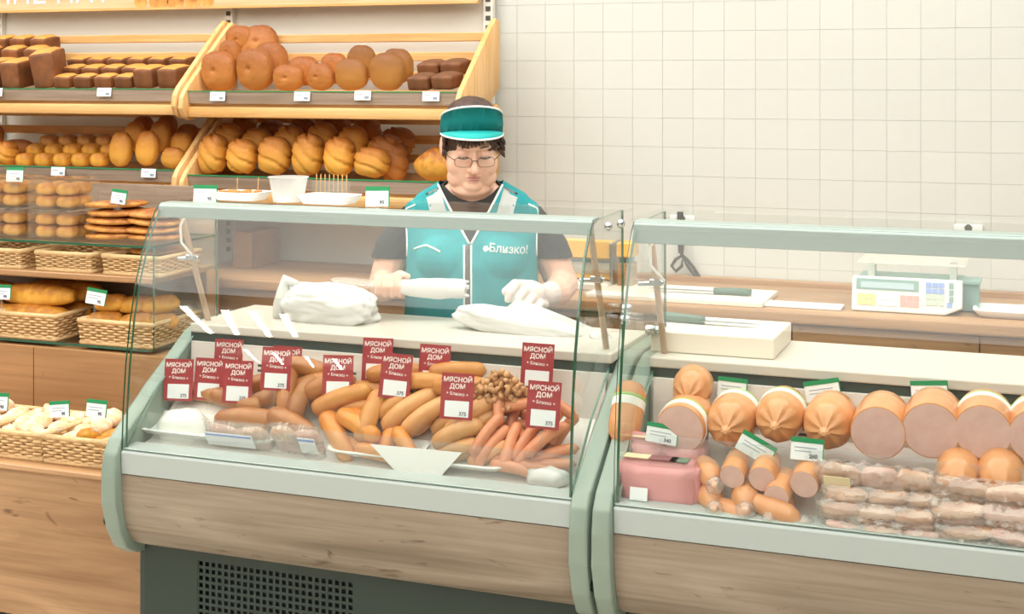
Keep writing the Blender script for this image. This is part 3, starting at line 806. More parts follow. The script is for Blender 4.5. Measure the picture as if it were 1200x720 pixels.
# ---------------------------------------------------------------- price tags
def card_thing(name, label, p, w_, h_, lean, rz, group, head=.22, digits=None, stick=.05, headm='green', rot=0.0):
    t = thing(name, label, 'price tag', p, rz, group)
    m = Matrix.Rotation(rot, 4, 'Y') @ Matrix.Rotation(-lean, 4, 'X')
    g = G(); g.box(-w_ / 2, w_ / 2, -.0006, .0006, 0, h_); g.xform(m); obj('card', g, M['paper'], t, world=False)
    g = G(); g.box(-w_ / 2 - .001, w_ / 2 + .001, -.0014, .0012, h_ * (1 - head), h_ + .001); g.box(w_ / 2 - .001, w_ / 2 + .0015, -.0013, .0011, 0, h_); g.xform(m); obj('green_header', g, M[headm], t, world=False)
    g = G()
    for k in range(2): g.box(-w_ * .38, w_ * (.30 - .16 * k), -.0011, -.0006, h_ * (.55 - .17 * k), h_ * (.55 - .17 * k) + h_ * .035)
    g.xform(m); tag(obj('print_lines', g, M['print'], t, world=False), kind='stuff')
    if digits: text('digits', digits, h_ * .26, M['darkprint'], t, m @ Matrix.Translation((w_ * .2, -.001, h_ * .12)) @ UP, .0004)
    if stick:
        g = G(); g.box(-.004, .004, -.001, .001, -stick, .01); g.cbox((0, 0, -stick + .004), (.022, .014, .008)); obj('clear_stand', g, M['acryl'], t, world=False)
    return t
gt = 'green headed price tags'
for (u, v, Y, ww, hh, lab, rt, st) in (
    (17, 213, 3.80, .062, .048, 'white price tag with green top above the clear bun boxes', 0, .02),
    (138, 239, 3.80, .052, .046, 'white price tag with green top standing over the flatbread stacks', .12, .02),
    (2, 351, 3.77, .062, .048, 'white price tag with green top at the left edge on the long loaves', 0, .05),
    (111, 357, 3.77, .068, .05, 'white price tag with green top on the oval rolls', .14, .05),
    (-2, 481, 3.36, .06, .05, 'white price tag with green top at the left edge of the lowest baskets', 0, .04),
    (70, 489, 3.345, .062, .045, 'white price tag with green top on the second lowest basket', -.1, .04),
    (112, 489, 3.34, .062, .048, 'white price tag with green top on the basket beside the case end', .05, .04),
    (240, 237, 3.22, .066, .045, 'white price tag with green top at left on the case top glass', 0, .004),
    (442, 242, 3.24, .062, .05, 'white price tag with green top right of the plates on the case top', -.02, .012)):
    card_thing('price_tag', lab, at(u, v, Y), ww, hh, .12, R(10), gt, .2, '95', st, 'green', rt)
for (u, v, lab) in ((122, 108, 'upper left shelf under the small bricks'), (255, 113, 'upper right shelf, first from left'), (354, 113, 'upper right shelf, second from left'), (425, 112, 'upper right shelf, third from left'), (505, 113, 'upper right shelf under the dark bricks'),
                    (-5, 108, 'upper left shelf at the left edge'), (68, 201, 'lower left shelf under the square buns'), (174, 203, 'lower left shelf under the golden loaves')):
    p = at(u, v, 4.283)
    t = thing('shelf_label', 'small white price label, ' + lab, 'price label', p, 0, 'shelf strip labels')
    g = G(); g.box(-.031, .031, -.001, .001, -.016, .016); g.xform(Matrix.Rotation(-.12, 4, 'X')); obj('card', g, M['paper'], t, world=False)
    g = G(); g.box(.008, .024, -.0016, -.0008, -.011, -.002); g.box(-.024, .0, -.0016, -.0008, .004, .006); g.xform(Matrix.Rotation(-.12, 4, 'X')); tag(obj('print_lines', g, M['print'], t, world=False), kind='stuff')

# ---------------------------------------------------------------- back counter
ct = thing('back_counter', 'long brown wooden counter along the tiled wall', 'counter', (-1.3, 4.5, 0))
g = G(); g.box(-2.90, .9, 4.19, 4.69, .862, .90); g.bevel(.008, 3); obj('worktop', g, M['worktop'], ct, True, 40)
g = G(); g.box(-2.88, .9, 4.24, 4.68, .05, .862); obj('carcass', g, M['oakdark'], ct)
dx = (-2.88, -2.30, -1.75, -1.20, xat(928, 4.222), xat(1148, 4.222), .36, .9)
for i in range(7):
    g = G(); g.box(dx[i] + .002, dx[i + 1] - .002, 4.222, 4.24, .06, .855); d = obj('door', g, M['oak'], ct)
    hx_ = dx[i] + .035 if i % 2 else dx[i + 1] - .035
    g = G(); g.tube([(hx_, 4.222, .80), (hx_, 4.205, .795), (hx_, 4.205, .70), (hx_, 4.222, .695)], .005, 8); obj('handle', g, M['chrome'], d, True, 40)
g = G(); g.box(-1.86, .9, 4.69, 4.745, .885, .915); obj('upstand', g, M['worktop'], ct)
M.update(board=plain('cutting_board_white', '#f1e6d6', rough=.45), handle=plain('green_grey_handle', '#5c7264', rough=.5), offwhite=plain('scale_white', '#e4e4dc', rough=.4),
         bluekey=plain('blue_key', '#8fa6dd', rough=.5), yelkey=plain('yellow_key', '#dfe08f', rough=.5), whkey=plain('pale_blue_key', '#dbe8f0', rough=.5), redkey=plain('pink_key', '#f2a49c', rough=.5), grkey=plain('grey_green_key', '#c3d2bd', rough=.5),
         teal=plain('scale_teal', '#86a69e', rough=.4), lcd=plain('grey_display', '#b6c9cc', rough=.25), film=pane('cling_film', '#fbfaf6', refl=1.0, film=.25, film_c='#f3efe4'), orange=plain('orange_panel', '#edb45a', rough=.4),
         cord=plain('dark_cord', '#3d382f', rough=.5))
def knife(label, p, rz, tilt=0, ln=.17):
    t = thing('knife', label, 'knife', p, rz)
    g = G(); g.prism_z([(0, -.014), (ln, -.006), (ln + .012, .004), (ln - .02, .011), (0, .012)], .008, .0095); obj('blade', g, M['steel'], t, world=False)
    g = G(); g.tube([(-.115, 0, .012), (-.09, .002, .013), (-.05, -.001, .012), (.003, 0, .010)], [.010, .012, .011, .011], 10); obj('handle', g, M['handle'], t, True, world=False)
    return t
def board(label, x0, x1, y0, y1, z0, th):
    g = G(); g.box(x0, x1, y0, y1, z0, z0 + th); g.bevel(.003, 2); return tag(obj('cutting_board', g, M['board']), label, 'cutting board')
board('thin white cutting board with a knife on the back counter', -1.36, -.80, 4.22, 4.48, .9005, .016)
knife('knife with dark green handle lying on the back counter board', (-.97, 4.33, .917), PI, 0, .2)
board('thick cream cutting board on the rear of the ham case', -.90, -.60, 3.31, 3.55, .9305, .05)
knife('knife with dark green handle on the thick cream board', (-.80, 3.44, .981), -.03, 0, .13)
g = G(); g.box(-.80, -.57, 4.25, 4.33, .9008, .909); g.bevel(.002, 1); tag(obj('paper_stack', g, M['paper']), 'flat white paper sheets lying between the board and the scale', 'paper').rotation_euler = (0, 0, 0)
# weighing scale
zs = thing('weighing_scale', 'white electronic scale with coloured keys on the back counter', 'scale', (-.40, 4.36, .90))
g = G(); g.box(-.54, -.23, 4.31, 4.52, .912, .99); g.bevel(.006, 2); obj('body', g, M['teal'], zs)
FR = [(-.1575, -.052), (.11, -.052), (.158, -.030), (.158, .052), (-.1575, .052)]
fm = Matrix.Translation((-.385, 4.286, .952)) @ Matrix.Rotation(R(78), 4, 'X')
g = G(); g.prism_z(FR, -.02, 0.008, mat=fm); g.bevel(.004, 2); fp = obj('front_panel', g, M['offwhite'], zs)
g = G(); g.prism_z([(-.145, .012), (.035, .012), (.035, .044), (-.145, .044)], .006, .0095, mat=fm); obj('display_frame', g, M['teal'], fp)
g = G(); g.prism_z([(-.132, .017), (.022, .017), (.022, .035), (-.132, .035)], .009, .0105, mat=fm); obj('display', g, M['lcd'], fp)
def key(cx, cy, w_, h_, m):
    g = G(); g.prism_z([(cx - w_ / 2, cy - h_ / 2), (cx + w_ / 2, cy - h_ / 2), (cx + w_ / 2, cy + h_ / 2), (cx - w_ / 2, cy + h_ / 2)], .007, .0102, mat=fm); obj('key', g, M[m], fp)
for gi, mm in enumerate(('yelkey', 'whkey', 'redkey')):
    for i in range(3):
        for j in range(2): key(-.133 + gi * .062 + i * .0185, -.008 - j * .018, .0165, .015, mm)
for i in range(3):
    for j in range(4): key(.063 + i * .018, .034 - j * .0175, .0155, .014, 'bluekey' if j < 2 else 'grkey')
for j in range(3): key(.127, .034 - j * .02, .012, .016, 'teal')
key(.122, -.022, .014, .014, 'bluekey')
g = G(); g.box(-.535, -.22, 4.33, 4.54, 1.035, 1.042); g.bevel(.002, 1); obj('weighing_plate', g, M['film'], zs)
for xx in (-.50, -.26):
    g = G(); g.box(xx - .01, xx + .01, 4.40, 4.46, .99, 1.035); obj('plate_support', g, M['offwhite'], zs)
g = G(); g.box(-.235, -.185, 4.36, 4.46, .905, .985); g.box(-.245, -.18, 4.35, 4.47, .985, .992); obj('printer_unit', g, M['teal'], zs)
for xx in (-.52, -.26):
    g = G(); g.lathe([(.012, .9), (.012, .912)], 12, (xx, 4.34, 0)); obj('foot', g, M['black'], zs)
# white foam tray at right edge, wrapping machine, socket, cords
def tray(name, label, cx, cy, z, w_, d_, h_, mat, rz=0, cat='tray', wall=.014):
    g = G(); n = 40
    def ring(sx, sy, zz):
        out = []
        for k in range(n):
            a = 2 * PI * k / n; c_, s_ = math.cos(a), math.sin(a)
            out.append(g.bm.verts.new((sx * math.copysign(abs(c_) ** .35, c_), sy * math.copysign(abs(s_) ** .35, s_), zz)))
        return out
    a, b = w_ / 2, d_ / 2
    rs = [ring(a - wall * 1.4, b - wall * 1.4, 0), ring(a - .002, b - .002, h_ - .004), ring(a, b, h_), ring(a - .008, b - .008, h_), ring(a - wall * 1.6, b - wall * 1.6, .005)]
    for i in range(4):
        for k in range(n): g.bm.faces.new((rs[i][k], rs[i][(k + 1) % n], rs[i + 1][(k + 1) % n], rs[i + 1][k]))
    g.bm.faces.new(rs[0][::-1]); g.bm.faces.new(rs[4])
    o = tag(obj(name, g, mat, None, True, 50), label, cat); o.location = (cx, cy, z); o.rotation_euler = (0, 0, rz); return o
tray('foam_tray', 'pale foam tray at the right edge of the back counter', -.10, 4.34, .9008, .20, .16, .022, M['paper'])
wm = thing('wrapping_machine', 'orange and steel film wrapping machine on the counter behind the woman', 'machine', (-1.44, 4.45, .90))
g = G(); g.box(-1.54, -1.33, 4.42, 4.46, .998, 1.058); g.bevel(.003, 1); obj('top_plate', g, M['orange'], wm)
g = G(); g.box(-1.53, -1.34, 4.40, 4.47, .988, .997); obj('steel_strip', g, M['steel'], wm)
g = G(); g.tube([(-1.53, 4.44, .965), (-1.34, 4.44, .965)], .022, 16); obj('film_roll', g, M['film'], wm, True, 40)
g = G(); g.box(-1.53, -1.34, 4.43, 4.48, .93, .945); obj('lower_plate', g, M['orange'], wm)
g = G(); g.box(-1.54, -1.33, 4.36, 4.58, .9005, .925); g.bevel(.004, 1); obj('base', g, M['white'], wm)
for xx in (-1.548, -1.332):
    g = G(); g.box(xx - .006, xx + .006, 4.40, 4.50, .9005, 1.055); g.bevel(.003, 1); obj('side_arm', g, M['steel'], wm)
kb = thing('knife_block', 'narrow wooden block with an orange top between the two cases', 'block', (-1.285, 4.45, .90))
g = G(); g.box(-1.31, -1.262, 4.40, 4.47, .9005, .99); g.bevel(.003, 1); obj('wood_body', g, M['oakdark'], kb)
g = G(); g.box(-1.312, -1.258, 4.395, 4.475, 1.01, 1.058); g.bevel(.004, 1); obj('orange_top', g, M['orange'], kb)
g = G(); g.box(-1.305, -1.268, 4.41, 4.46, .99, 1.01); obj('steel_neck', g, M['steel'], kb)
def socket(label, p):
    t = thing('wall_socket', label, 'socket', p)
    g = G(); g.box(-.045, .045, -.010, .002, -.011, .011); g.bevel(.004, 2); obj('plate', g, M['paper'], t, world=False)
    g = G(); g.lathe([(.012, -.0115), (.012, -.009)], 16, (0, 0, 0), 0, 'Y'); obj('hole', g, M['slot'], t, world=False)
    return t
socket('white wall socket behind the ham case with a black plug', (at(800, 256, WALL - .002).x, WALL - .002, at(800, 256, WALL).z))
socket('white wall socket at right with nothing plugged in', (at(1135, 267, WALL - .002).x, WALL - .002, at(1135, 267, WALL).z))
pw = thing('power_cord', 'black plug with dark cord hanging in a loop down to the counter', 'cord', at(797, 256, 4.73))
p0 = at(797, 256, 4.728)
g = G(); g.tube([p0 + Vector((0, 0, .022)), p0 + Vector((0, 0, -.012))], .011, 10); obj('plug', g, M['black'], pw, True, 40)
g = G(); a = at(798, 290, 4.72); g.tube([a + Vector((0, 0, .02)), a + Vector((0, 0, -.02))], [.013, .009], 10); obj('plug_body', g, M['cord'], pw, True, 40)
g = G(); L_ = [p0 + Vector((0, 0, -.012))] + [at(u, v, 4.71) for u, v in ((798, 280), (799, 300), (792, 304), (787, 312), (792, 318), (799, 312), (800, 302), (806, 312), (815, 324), (826, 329), (850, 332), (880, 334), (905, 338), (935, 342))]
g.tube(L_, .006, 6); obj('cord', g, M['cord'], pw, True)
g = G(); g.tube([at(u, v, 4.715) for u, v in ((800, 300), (806, 305), (813, 314), (820, 325), (828, 330))], .0055, 6); obj('cord_strand', g, M['cord'], pw, True)
# ---------------------------------------------------------------- goods in the sausage case
def sausage_skin(name, a, b, c):
    return plain(name, a, rough=.33, spec=.5, c2=b, scale=11, bump=.08, randv=.10)
M.update(
    sa=sausage_skin('smoked_skin', '#c48a50', '#a06034', 0), sb=sausage_skin('tan_skin', '#dc9f55', '#bf7836', 0),
    sc=sausage_skin('orange_skin', '#e39a3e', '#cc7a2c', 0), sd=sausage_skin('pale_skin', '#dba66c', '#c98c54', 0),
    se=sausage_skin('wiener_skin', '#e39a70', '#d08058', 0), tie=plain('white_tie', '#f1e3cf', rough=.6),
    red=plain('red_card', '#a5393d', rough=.45), redtext=plain('white_print', '#f6e9e4', rough=.5),
    foam=plain('white_foam', '#eeeeea', rough=.5), cheese=plain('white_cheese', '#f0ece2', rough=.45, bump=.6, scale=18),
    bagw=plain('white_plastic_bag', '#d9d7d3', rough=.42, spec=.4, bump=.5, scale=14, stretch=(1, 1, 3)),
    packfilm=pane('vacuum_film', '#fcfaf7', refl=2.6, rough=.10, film=.15, film_c='#f6efe8'),
    fry=plain('fried_meat', '#d3a070', rough=.6, c2='#b07a4c', scale=30, bump=.6),
    logskin=plain('ham_log_skin', '#e2a676', rough=.2, c2='#d28f5c', scale=14, bump=.1, randv=.04), cut=plain('cut_ham', '#dfb9ae', rough=.45, c2='#d8ada2', scale=40, sss=.15),
    bandw=plain('white_band', '#f2f0e8', rough=.4), bandg=plain('light_green_band', '#9ccb6b', rough=.4), ham=plain('pink_ham_block', '#e0a3a0', rough=.28, c2='#d98f90', scale=7, sss=.1),
    hamlab=plain('ham_label_dark', '#8f5a5e', rough=.4), hamyel=plain('ham_label_cream', '#ecd9b0', rough=.4), hamgrn=plain('ham_label_green', '#66856d', rough=.4),
    bacon=plain('smoked_slice', '#d09a7c', rough=.35, c2='#ebcdb9', scale=16, stretch=(1, 1, 4), randv=.12), bacond=plain('dark_slice', '#b97c58', rough=.35, c2='#dcb498', scale=16, stretch=(1, 1, 4), randv=.12),
)
def sausage_mesh(ln, r_, bend, mat):
    g = G(); n = 14; pts = []; rr = []
    for i in range(n):
        t = i / (n - 1); x = (t - .5) * ln
        pts.append((x, 0, bend * (1 - (2 * t - 1) ** 2) - bend * .6))
        e = min(t, 1 - t) * ln / r_
        rr.append(r_ * math.sqrt(max(.02, 1 - max(0, 1 - e) ** 2)) * (1 + .03 * math.sin(7 * t)))
    g.tube(pts, rr, 12)
    return g.mesh('sausage', mat, True)
def sausage_tie(ln, r_, bend):
    g = G()
    for s in (-1, 1):
        g.tube([(s * ln * .5, 0, -bend * .6), (s * (ln * .5 + .004), 0, -bend * .62), (s * (ln * .5 + .010), 0, -bend * .66)], [r_ * .22, r_ * .12, r_ * .3], 6)
    return g
def lie(u, v, ang, Y=None, up=.75):
    if Y is None: Y = 3.035 + max(0, (560 - v)) / 115 * .165
    a = R(ang); d = Vector((math.cos(a), math.sin(a) * up, math.sin(a) * (1 if ang else 1))).normalized()
    nrm = Vector((0, -.65, .76)); s_ = nrm.cross(d).normalized(); nn = d.cross(s_).normalized()
    m = Matrix((d, s_, nn)).transposed().to_4x4()
    m.translation = at(u, v, Y)
    return m
KINDS = {}
def sau(kind, ln, r_, bend, u, v, ang, label, group, Y=None):
    r_ *= .88; bend *= 1.25
    key_ = (kind, round(ln, 3), round(r_, 4), round(bend, 3))
    if key_ not in KINDS:
        KINDS[key_] = sausage_mesh(ln, r_, bend, M[kind])
    o = bpy.data.objects.new('sausage', KINDS[key_]); col.objects.link(o); o.matrix_world = lie(u, v, ang, Y)
    return tag(o, label, 'sausage', group)
# under layers first, then those lying on top
GA = 'thick brown smoked sausages'
la = ['thick brown smoked sausage, %s' % s for s in ('pointing left in front of the red cards', 'upright one with a white string loop', 'leaning upright right of the string loop', 'behind the string loop', 'lying under the upright ones at left', 'lying low beside the white tray', 'long one at the left end behind the white tray', 'beside the long one behind the white tray', 'deep in the back under the tilted red card', 'lying right of the leaning one', 'at the back below the card with white lower half', 'lowest in the middle of the brown heap')]
for k, (ln, r_, b_, u, v, an) in enumerate(((.17, .030, .012, 312, 466, 10), (.15, .030, .030, 338, 478, -72), (.13, .027, .02, 362, 484, 78), (.16, .029, .02, 368, 462, 14), (.17, .029, .02, 318, 488, 16), (.17, .029, .015, 300, 500, 5),
                                        (.20, .026, .0, 238, 474, -3), (.16, .025, .0, 290, 482, -6), (.15, .028, .02, 350, 452, 0), (.15, .029, .02, 398, 478, 18), (.14, .028, .015, 395, 460, 20), (.15, .028, .02, 352, 510, -14))):
    sau('sa', ln, r_, b_, u, v, an, la[k], GA)
GB = 'tan sausages in the middle of the heap'
lbk = ['tan sausage, %s' % s for s in ('with a tied end left of the middle', 'long one curving over the orange ones', 'standing steep above the orange ones', 'lying behind the steep one', 'at the back under the left middle card', 'at the back right of the left middle card', 'second at the back right of the left middle card', 'lying low behind the orange ones', 'beneath the front middle card at left', 'at the very back behind the cards', 'short one in the gap left of the pale row', 'half buried behind the pale row')]
for k, (ln, r_, b_, u, v, an) in enumerate(((.16, .026, .015, 410, 482, 22), (.17, .026, .02, 432, 470, 5), (.14, .028, .01, 440, 503, 82), (.15, .026, .02, 462, 480, 12), (.15, .024, .012, 458, 458, 8), (.16, .024, .012, 502, 455, 8), (.16, .024, .012, 498, 467, 4),
                                       (.16, .026, .02, 410, 500, 8), (.14, .025, .015, 505, 480, 10), (.15, .024, .01, 535, 455, 6), (.10, .024, .01, 468, 492, 40), (.14, .025, .015, 545, 470, 5))):
    sau('sb', ln, r_, b_, u, v, an, lbk[k], GB)
GC = 'glossy orange sausages at the front'
lck = ['glossy orange sausage, %s' % s for s in ('lying steep next to the glass pane', 'curved one above the tray', 'lowest one flat in the front', 'behind the curved one', 'pointing at the white trapezoid', 'right end under the steep tan one', 'second flat one at the front')]
for k, (ln, r_, b_, u, v, an) in enumerate(((.16, .029, .012, 398, 532, -40), (.13, .026, .018, 420, 520, -35), (.12, .021, .006, 442, 549, -5), (.14, .026, .012, 432, 512, -20), (.10, .024, .01, 452, 532, 80), (.10, .022, .008, 470, 540, -40), (.11, .021, .006, 415, 546, -12))):
    sau('sc', ln, r_, b_, u, v, an, lck[k], GC)
GD = 'pale plump sausages in a row'
for k, (u, v, an) in enumerate(((478, 500, 36), (496, 502, 34), (515, 505, 32), (535, 507, 30), (553, 508, 40), (568, 497, 60), (560, 520, 35), (540, 524, 25))):
    sau('sd', .17 if k < 6 else .13, .0255, .02, u, v, an, 'pale plump sausage, %s from left in the row behind the white trapezoid' % ORD[k], GD)
for k, (u, v, an) in enumerate(((545, 540, 20), (560, 552, 30), (535, 555, 15))):
    sau('sd', .11, .022, .01, u, v, an, 'greyish tan sausage low in front, %s of three right of the white trapezoid' % ('top', 'right', 'lowest')[k], 'greyish sausages in front')
GE = 'thin pink wieners'
wl = ['steep against the front middle', 'upright twin at left', 'upright twin at right', 'lying across under the right card', 'long one rising to the right end', 'lower steep one', 'short flat one with a dark tip', 'crossing low left', 'deep behind the upright twins', 'under the right card stand', 'flat on top of the heap behind the twins', 'second flat one on top', 'steep at the right edge', 'low one at the right end', 'lying flat at the bottom right', 'second at the bottom right', 'bent one in the middle', 'left of the bent one', 'right of the bent one', 'short one in the upper gap', 'leaning over the white film', 'behind the white film', 'below the long rising one', 'buried under the twins', 'far right behind the long one', 'close to the right glass']
wp = ((572, 512, 70), (590, 487, -75), (601, 492, 86), (628, 510, -22), (640, 522, 38), (603, 540, 84), (577, 557, 4), (563, 538, 55), (612, 482, 10), (640, 500, -60), (590, 470, -4), (612, 474, -4), (652, 505, 70), (650, 538, 20), (632, 575, -6), (605, 568, -5), (585, 538, -30), (570, 524, 60), (618, 535, 60), (622, 495, 80), (628, 540, 50), (648, 553, 10), (618, 528, -35), (590, 512, 12), (655, 485, -20), (655, 515, 60))
for k, (u, v, an) in enumerate(wp): sau('se', .125 if k != 6 else .09, .0155, .010, u, v, an, 'thin pink wiener, ' + wl[k], GE)
# let the heap settle: push overlapping sausages apart
def settle(items, rounds=26):
    dat = []
    for o in items:
        vs = o.data.vertices; n = len(vs) // 12; ring = [0, 3, 5, 8, 10, 13]
        pts = [sum((vs[12 * i + k].co for k in range(12)), Vector()) / 12 for i in ring if i < n]
        r_ = max((vs[12 * 6 + k].co - sum((vs[12 * 6 + j].co for j in range(12)), Vector()) / 12).length for k in range(12))
        mw = o.matrix_world.copy(); dat.append([o, [mw @ p for p in pts], r_, mw.translation.copy(), Vector(), o.dimensions.x if o.dimensions.x else .15])
    out = Vector((0, -.55, .83))
    for it in range(rounds):
        moved = 0
        for i in range(len(dat)):
            for j in range(i + 1, len(dat)):
                A, B = dat[i], dat[j]
                if ((A[3] + A[4]) - (B[3] + B[4])).length > .19: continue
                need = (A[2] + B[2]) * (.86 if A[2] + B[2] > .04 else .80); best = None
                for p in A[1]:
                    for q in B[1]:
                        d = (p + A[4]) - (q + B[4]); l = d.length
                        if best is None or l < best[0]: best = (l, d)
                if best[0] < need:
                    d = best[1]; push = (need - best[0])
                    if d.length < 1e-5: d = out.copy()
                    d.normalize()
                    if abs(d.x) < .9: d = (d + out * (.5 if d.dot(out) >= 0 else -.5)).normalized()
                    A[4] += d * push * .3; B[4] -= d * push * .3; moved += 1
        for D in dat:
            c = D[4]
            for p in D[1]:
                q = p + c
                floor = (.664 if q.y < 3.05 else .664 + (q.y - 3.05) * .67 if q.y < 3.2 else .768) + D[2]
                if q.z < floor: c.z += (floor - q.z) * .7
                if q.y < 3.026 + D[2] * .9: c.y += (3.026 + D[2] * .9 - q.y) * .7
                if q.y > 3.225 - D[2]: c.y -= (q.y - 3.225 + D[2]) * .7
                if q.x > -1.0 - D[2]: c.x -= (q.x + 1.0 + D[2]) * .7
            if c.length > .045: c.length = .045
        if not moved: break
    for D in dat:
        m = D[0].matrix_world.copy(); m.translation = D[3] + D[4]; D[0].matrix_world = m
settle([o for o in col.objects if o.name.split('.')[0] == 'sausage'])
# fried chopped meat pile
g = G()
for k in range(170):
    a, q = rng.uniform(0, 6.28), math.sqrt(rng.random())
    p = at(587, 463, 3.13) + Vector((q * .075 * math.cos(a), q * .03 * math.sin(a), 0)); p.z += .05 * (1 - q) + rng.uniform(-.035, .018)
    g.blob(p, (rng.uniform(.006, .013), rng.uniform(.005, .010), rng.uniform(.005, .010)), 2, 7, 5, (rng.uniform(0, 3), rng.uniform(0, 3), 0))
tag(obj('fried_meat', g, M['fry'], None, True), 'pile of fried chopped meat pieces behind the right red cards', 'meat', None, 'stuff')
# foam trays and soft packs
tray('foam_tray', 'long white foam tray with a white cheese at the left front of the sausage case', -2.005, 3.085, .684, .42, .115, .022, M['foam'], -.005).rotation_euler = (R(14), 0, 0)
tray('foam_tray', 'white foam tray under the orange sausages', -1.52, 3.075, .682, .25, .10, .020, M['foam'], 0).rotation_euler = (R(14), 0, 0)
tray('foam_tray', 'white foam tray under the white trapezoid and greyish sausages', -1.275, 3.07, .682, .20, .10, .020, M['foam'], 0).rotation_euler = (R(14), 0, 0)
g = G(); g.blob((0, 0, 0), (.072, .045, .052), 2.6, 28, 16, None, lambda d: 1 + .10 * nz(d, 2.2, 1.1) + .04 * nz(d, 6, 2)); o = tag(obj('white_cheese', g, M['cheese'], None, True), 'lumpy white cheese wrapped in film on the left foam tray', 'cheese'); o.location = at(216, 504, 3.09); o.scale = (1, 1, 1.0)
def soft_pack(label, u, v, Y, w_, h_, n_, mats, rz=0, cat='meat pack', lab=None, th=.03, tiltx=.55):
    """a film pouch, crumpled, with meat pieces lying side by side in it"""
    t = thing('vacuum_pack', label, cat, at(u, v, Y), rz)
    tm = Matrix.Rotation(tiltx, 4, 'X'); o_ = rng.uniform(0, 20)
    g = G(); nx, ny = 26, 12
    for sgn in (-1, 1):
        vs = [[g.bm.verts.new(((i / nx - .5) * w_ * 1.06, sgn * th * .5 * (max(0, 1 - abs(2 * i / nx - 1) ** 5) * max(0, 1 - abs(2 * j / ny - 1) ** 4)) ** .5 + .014 * mnoise.noise(Vector((i * .75 + o_, j * .8, sgn * 3))), (j / ny - .5) * h_ * 1.15)) for j in range(ny + 1)] for i in range(nx + 1)]
        for i in range(nx):
            for j in range(ny): g.bm.faces.new((vs[i][j], vs[i + 1][j], vs[i + 1][j + 1], vs[i][j + 1]))
    bmesh.ops.remove_doubles(g.bm, verts=g.bm.verts, dist=.0005)
    g.xform(tm); obj('film', g, M['packfilm'], t, True, 25, world=False)
    nxs = max(2, int(round(w_ / .095))); rows = n_
    for r_ in range(rows):
        for k in range(nxs):
            g = G(); cw = w_ * .95 / nxs
            x = (-.5 + (k + .5) / nxs) * w_ * .95 + rng.uniform(-.006, .006); zz = (-.5 + (r_ + .5) / rows) * h_ * .86
            g.blob((0, 0, 0), (cw * .56, th * .40, h_ * .46 / rows), 3.2, 16, 8, None, lambda d, q=o_ + k * 2.3 + r_: 1 + .13 * nz(d, 2.2, q))
            g.xform(tm @ Matrix.Translation((x, rng.uniform(-.003, .003), zz)) @ Euler((rng.uniform(-.2, .2), rng.uniform(-.25, .25), 0)).to_matrix().to_4x4()); obj('meat_piece', g, M[mats[(k + r_) % len(mats)]], t, True, world=False)
    if lab:
        g = G(); g.cbox((lab[0] * w_, -th * .5 - .006, lab[1] * h_), (lab[2] * w_, .001, lab[3] * h_)); g.xform(tm); obj('label', g, M[lab[4] if len(lab) > 4 else 'paper'], t, world=False)
        if len(lab) < 5:
            g = G(); g.cbox((lab[0] * w_, -th * .5 - .007, lab[1] * h_ + lab[3] * h_ * .36), (lab[2] * w_ * .95, .001, lab[3] * h_ * .14)); g.xform(tm); obj('blue_print', g, M['bluekey'], t, world=False)
    return t
soft_pack('vacuum pack of pinkish meat with a white label beside the white cheese', 282, 517, 3.05, .17, .10, 2, ['bacon', 'cut'], .02, lab=(-.08, .22, .8, .42))
soft_pack('vacuum pack with pale label next to the orange sausages', 350, 518, 3.05, .13, .10, 2, ['cut', 'bacon'], 0, lab=(.30, .12, .36, .5))
st_ = [o for o in col.objects if o.get('label', '').startswith('thick brown smoked sausage, upright one with a white')][0]
g = G(); g.tube([(.066 + .020 * math.cos(a), .020 * math.sin(a) * .4 - .006, .004 + .022 * math.sin(a)) for a in [k * PI / 7 for k in range(12)]], .0026, 6); obj('string_loop', g, M['tie'], st_, True, world=False)
g = G(); g.blob((0, 0, 0), (.028, .02, .025), 2.2, 18, 12, None, lambda d: 1 + .25 * nz(d, 3, 4)); tag(obj('crumpled_film', g, M['packfilm'], None, True), 'crumpled clear film at the end of the left foam tray', 'film').location = at(370, 538, 3.045)
g = G(); g.blob((0, 0, 0), (.05, .025, .026), 2.2, 18, 12, None, lambda d: 1 + .22 * nz(d, 3, 9)); tag(obj('crumpled_bag', g, M['bagw'], None, True), 'crumpled white bag at the right end of the sausage case', 'bag').location = at(642, 560, 3.035)
wc = thing('white_sheet', 'blank white trapezoid standing in for a glass reflection in front of the pale sausages', 'card', at(482, 560, 3.014))
q = at(482, 560, 3.014); P4 = [at(434, 521, 3.016), at(541, 531, 3.016), at(510, 566, 3.012), at(476, 566, 3.012)]
g = G(); vs = [p - q for p in P4]; g._add(vs + [p + Vector((0, .002, 0)) for p in vs], ((0, 1, 2, 3), (7, 6, 5, 4), (0, 4, 5, 1), (1, 5, 6, 2), (2, 6, 7, 3), (3, 7, 4, 0))); obj('card', g, M['foam'], wc, world=False)  # thin white slab put in for a reflection on the front glass

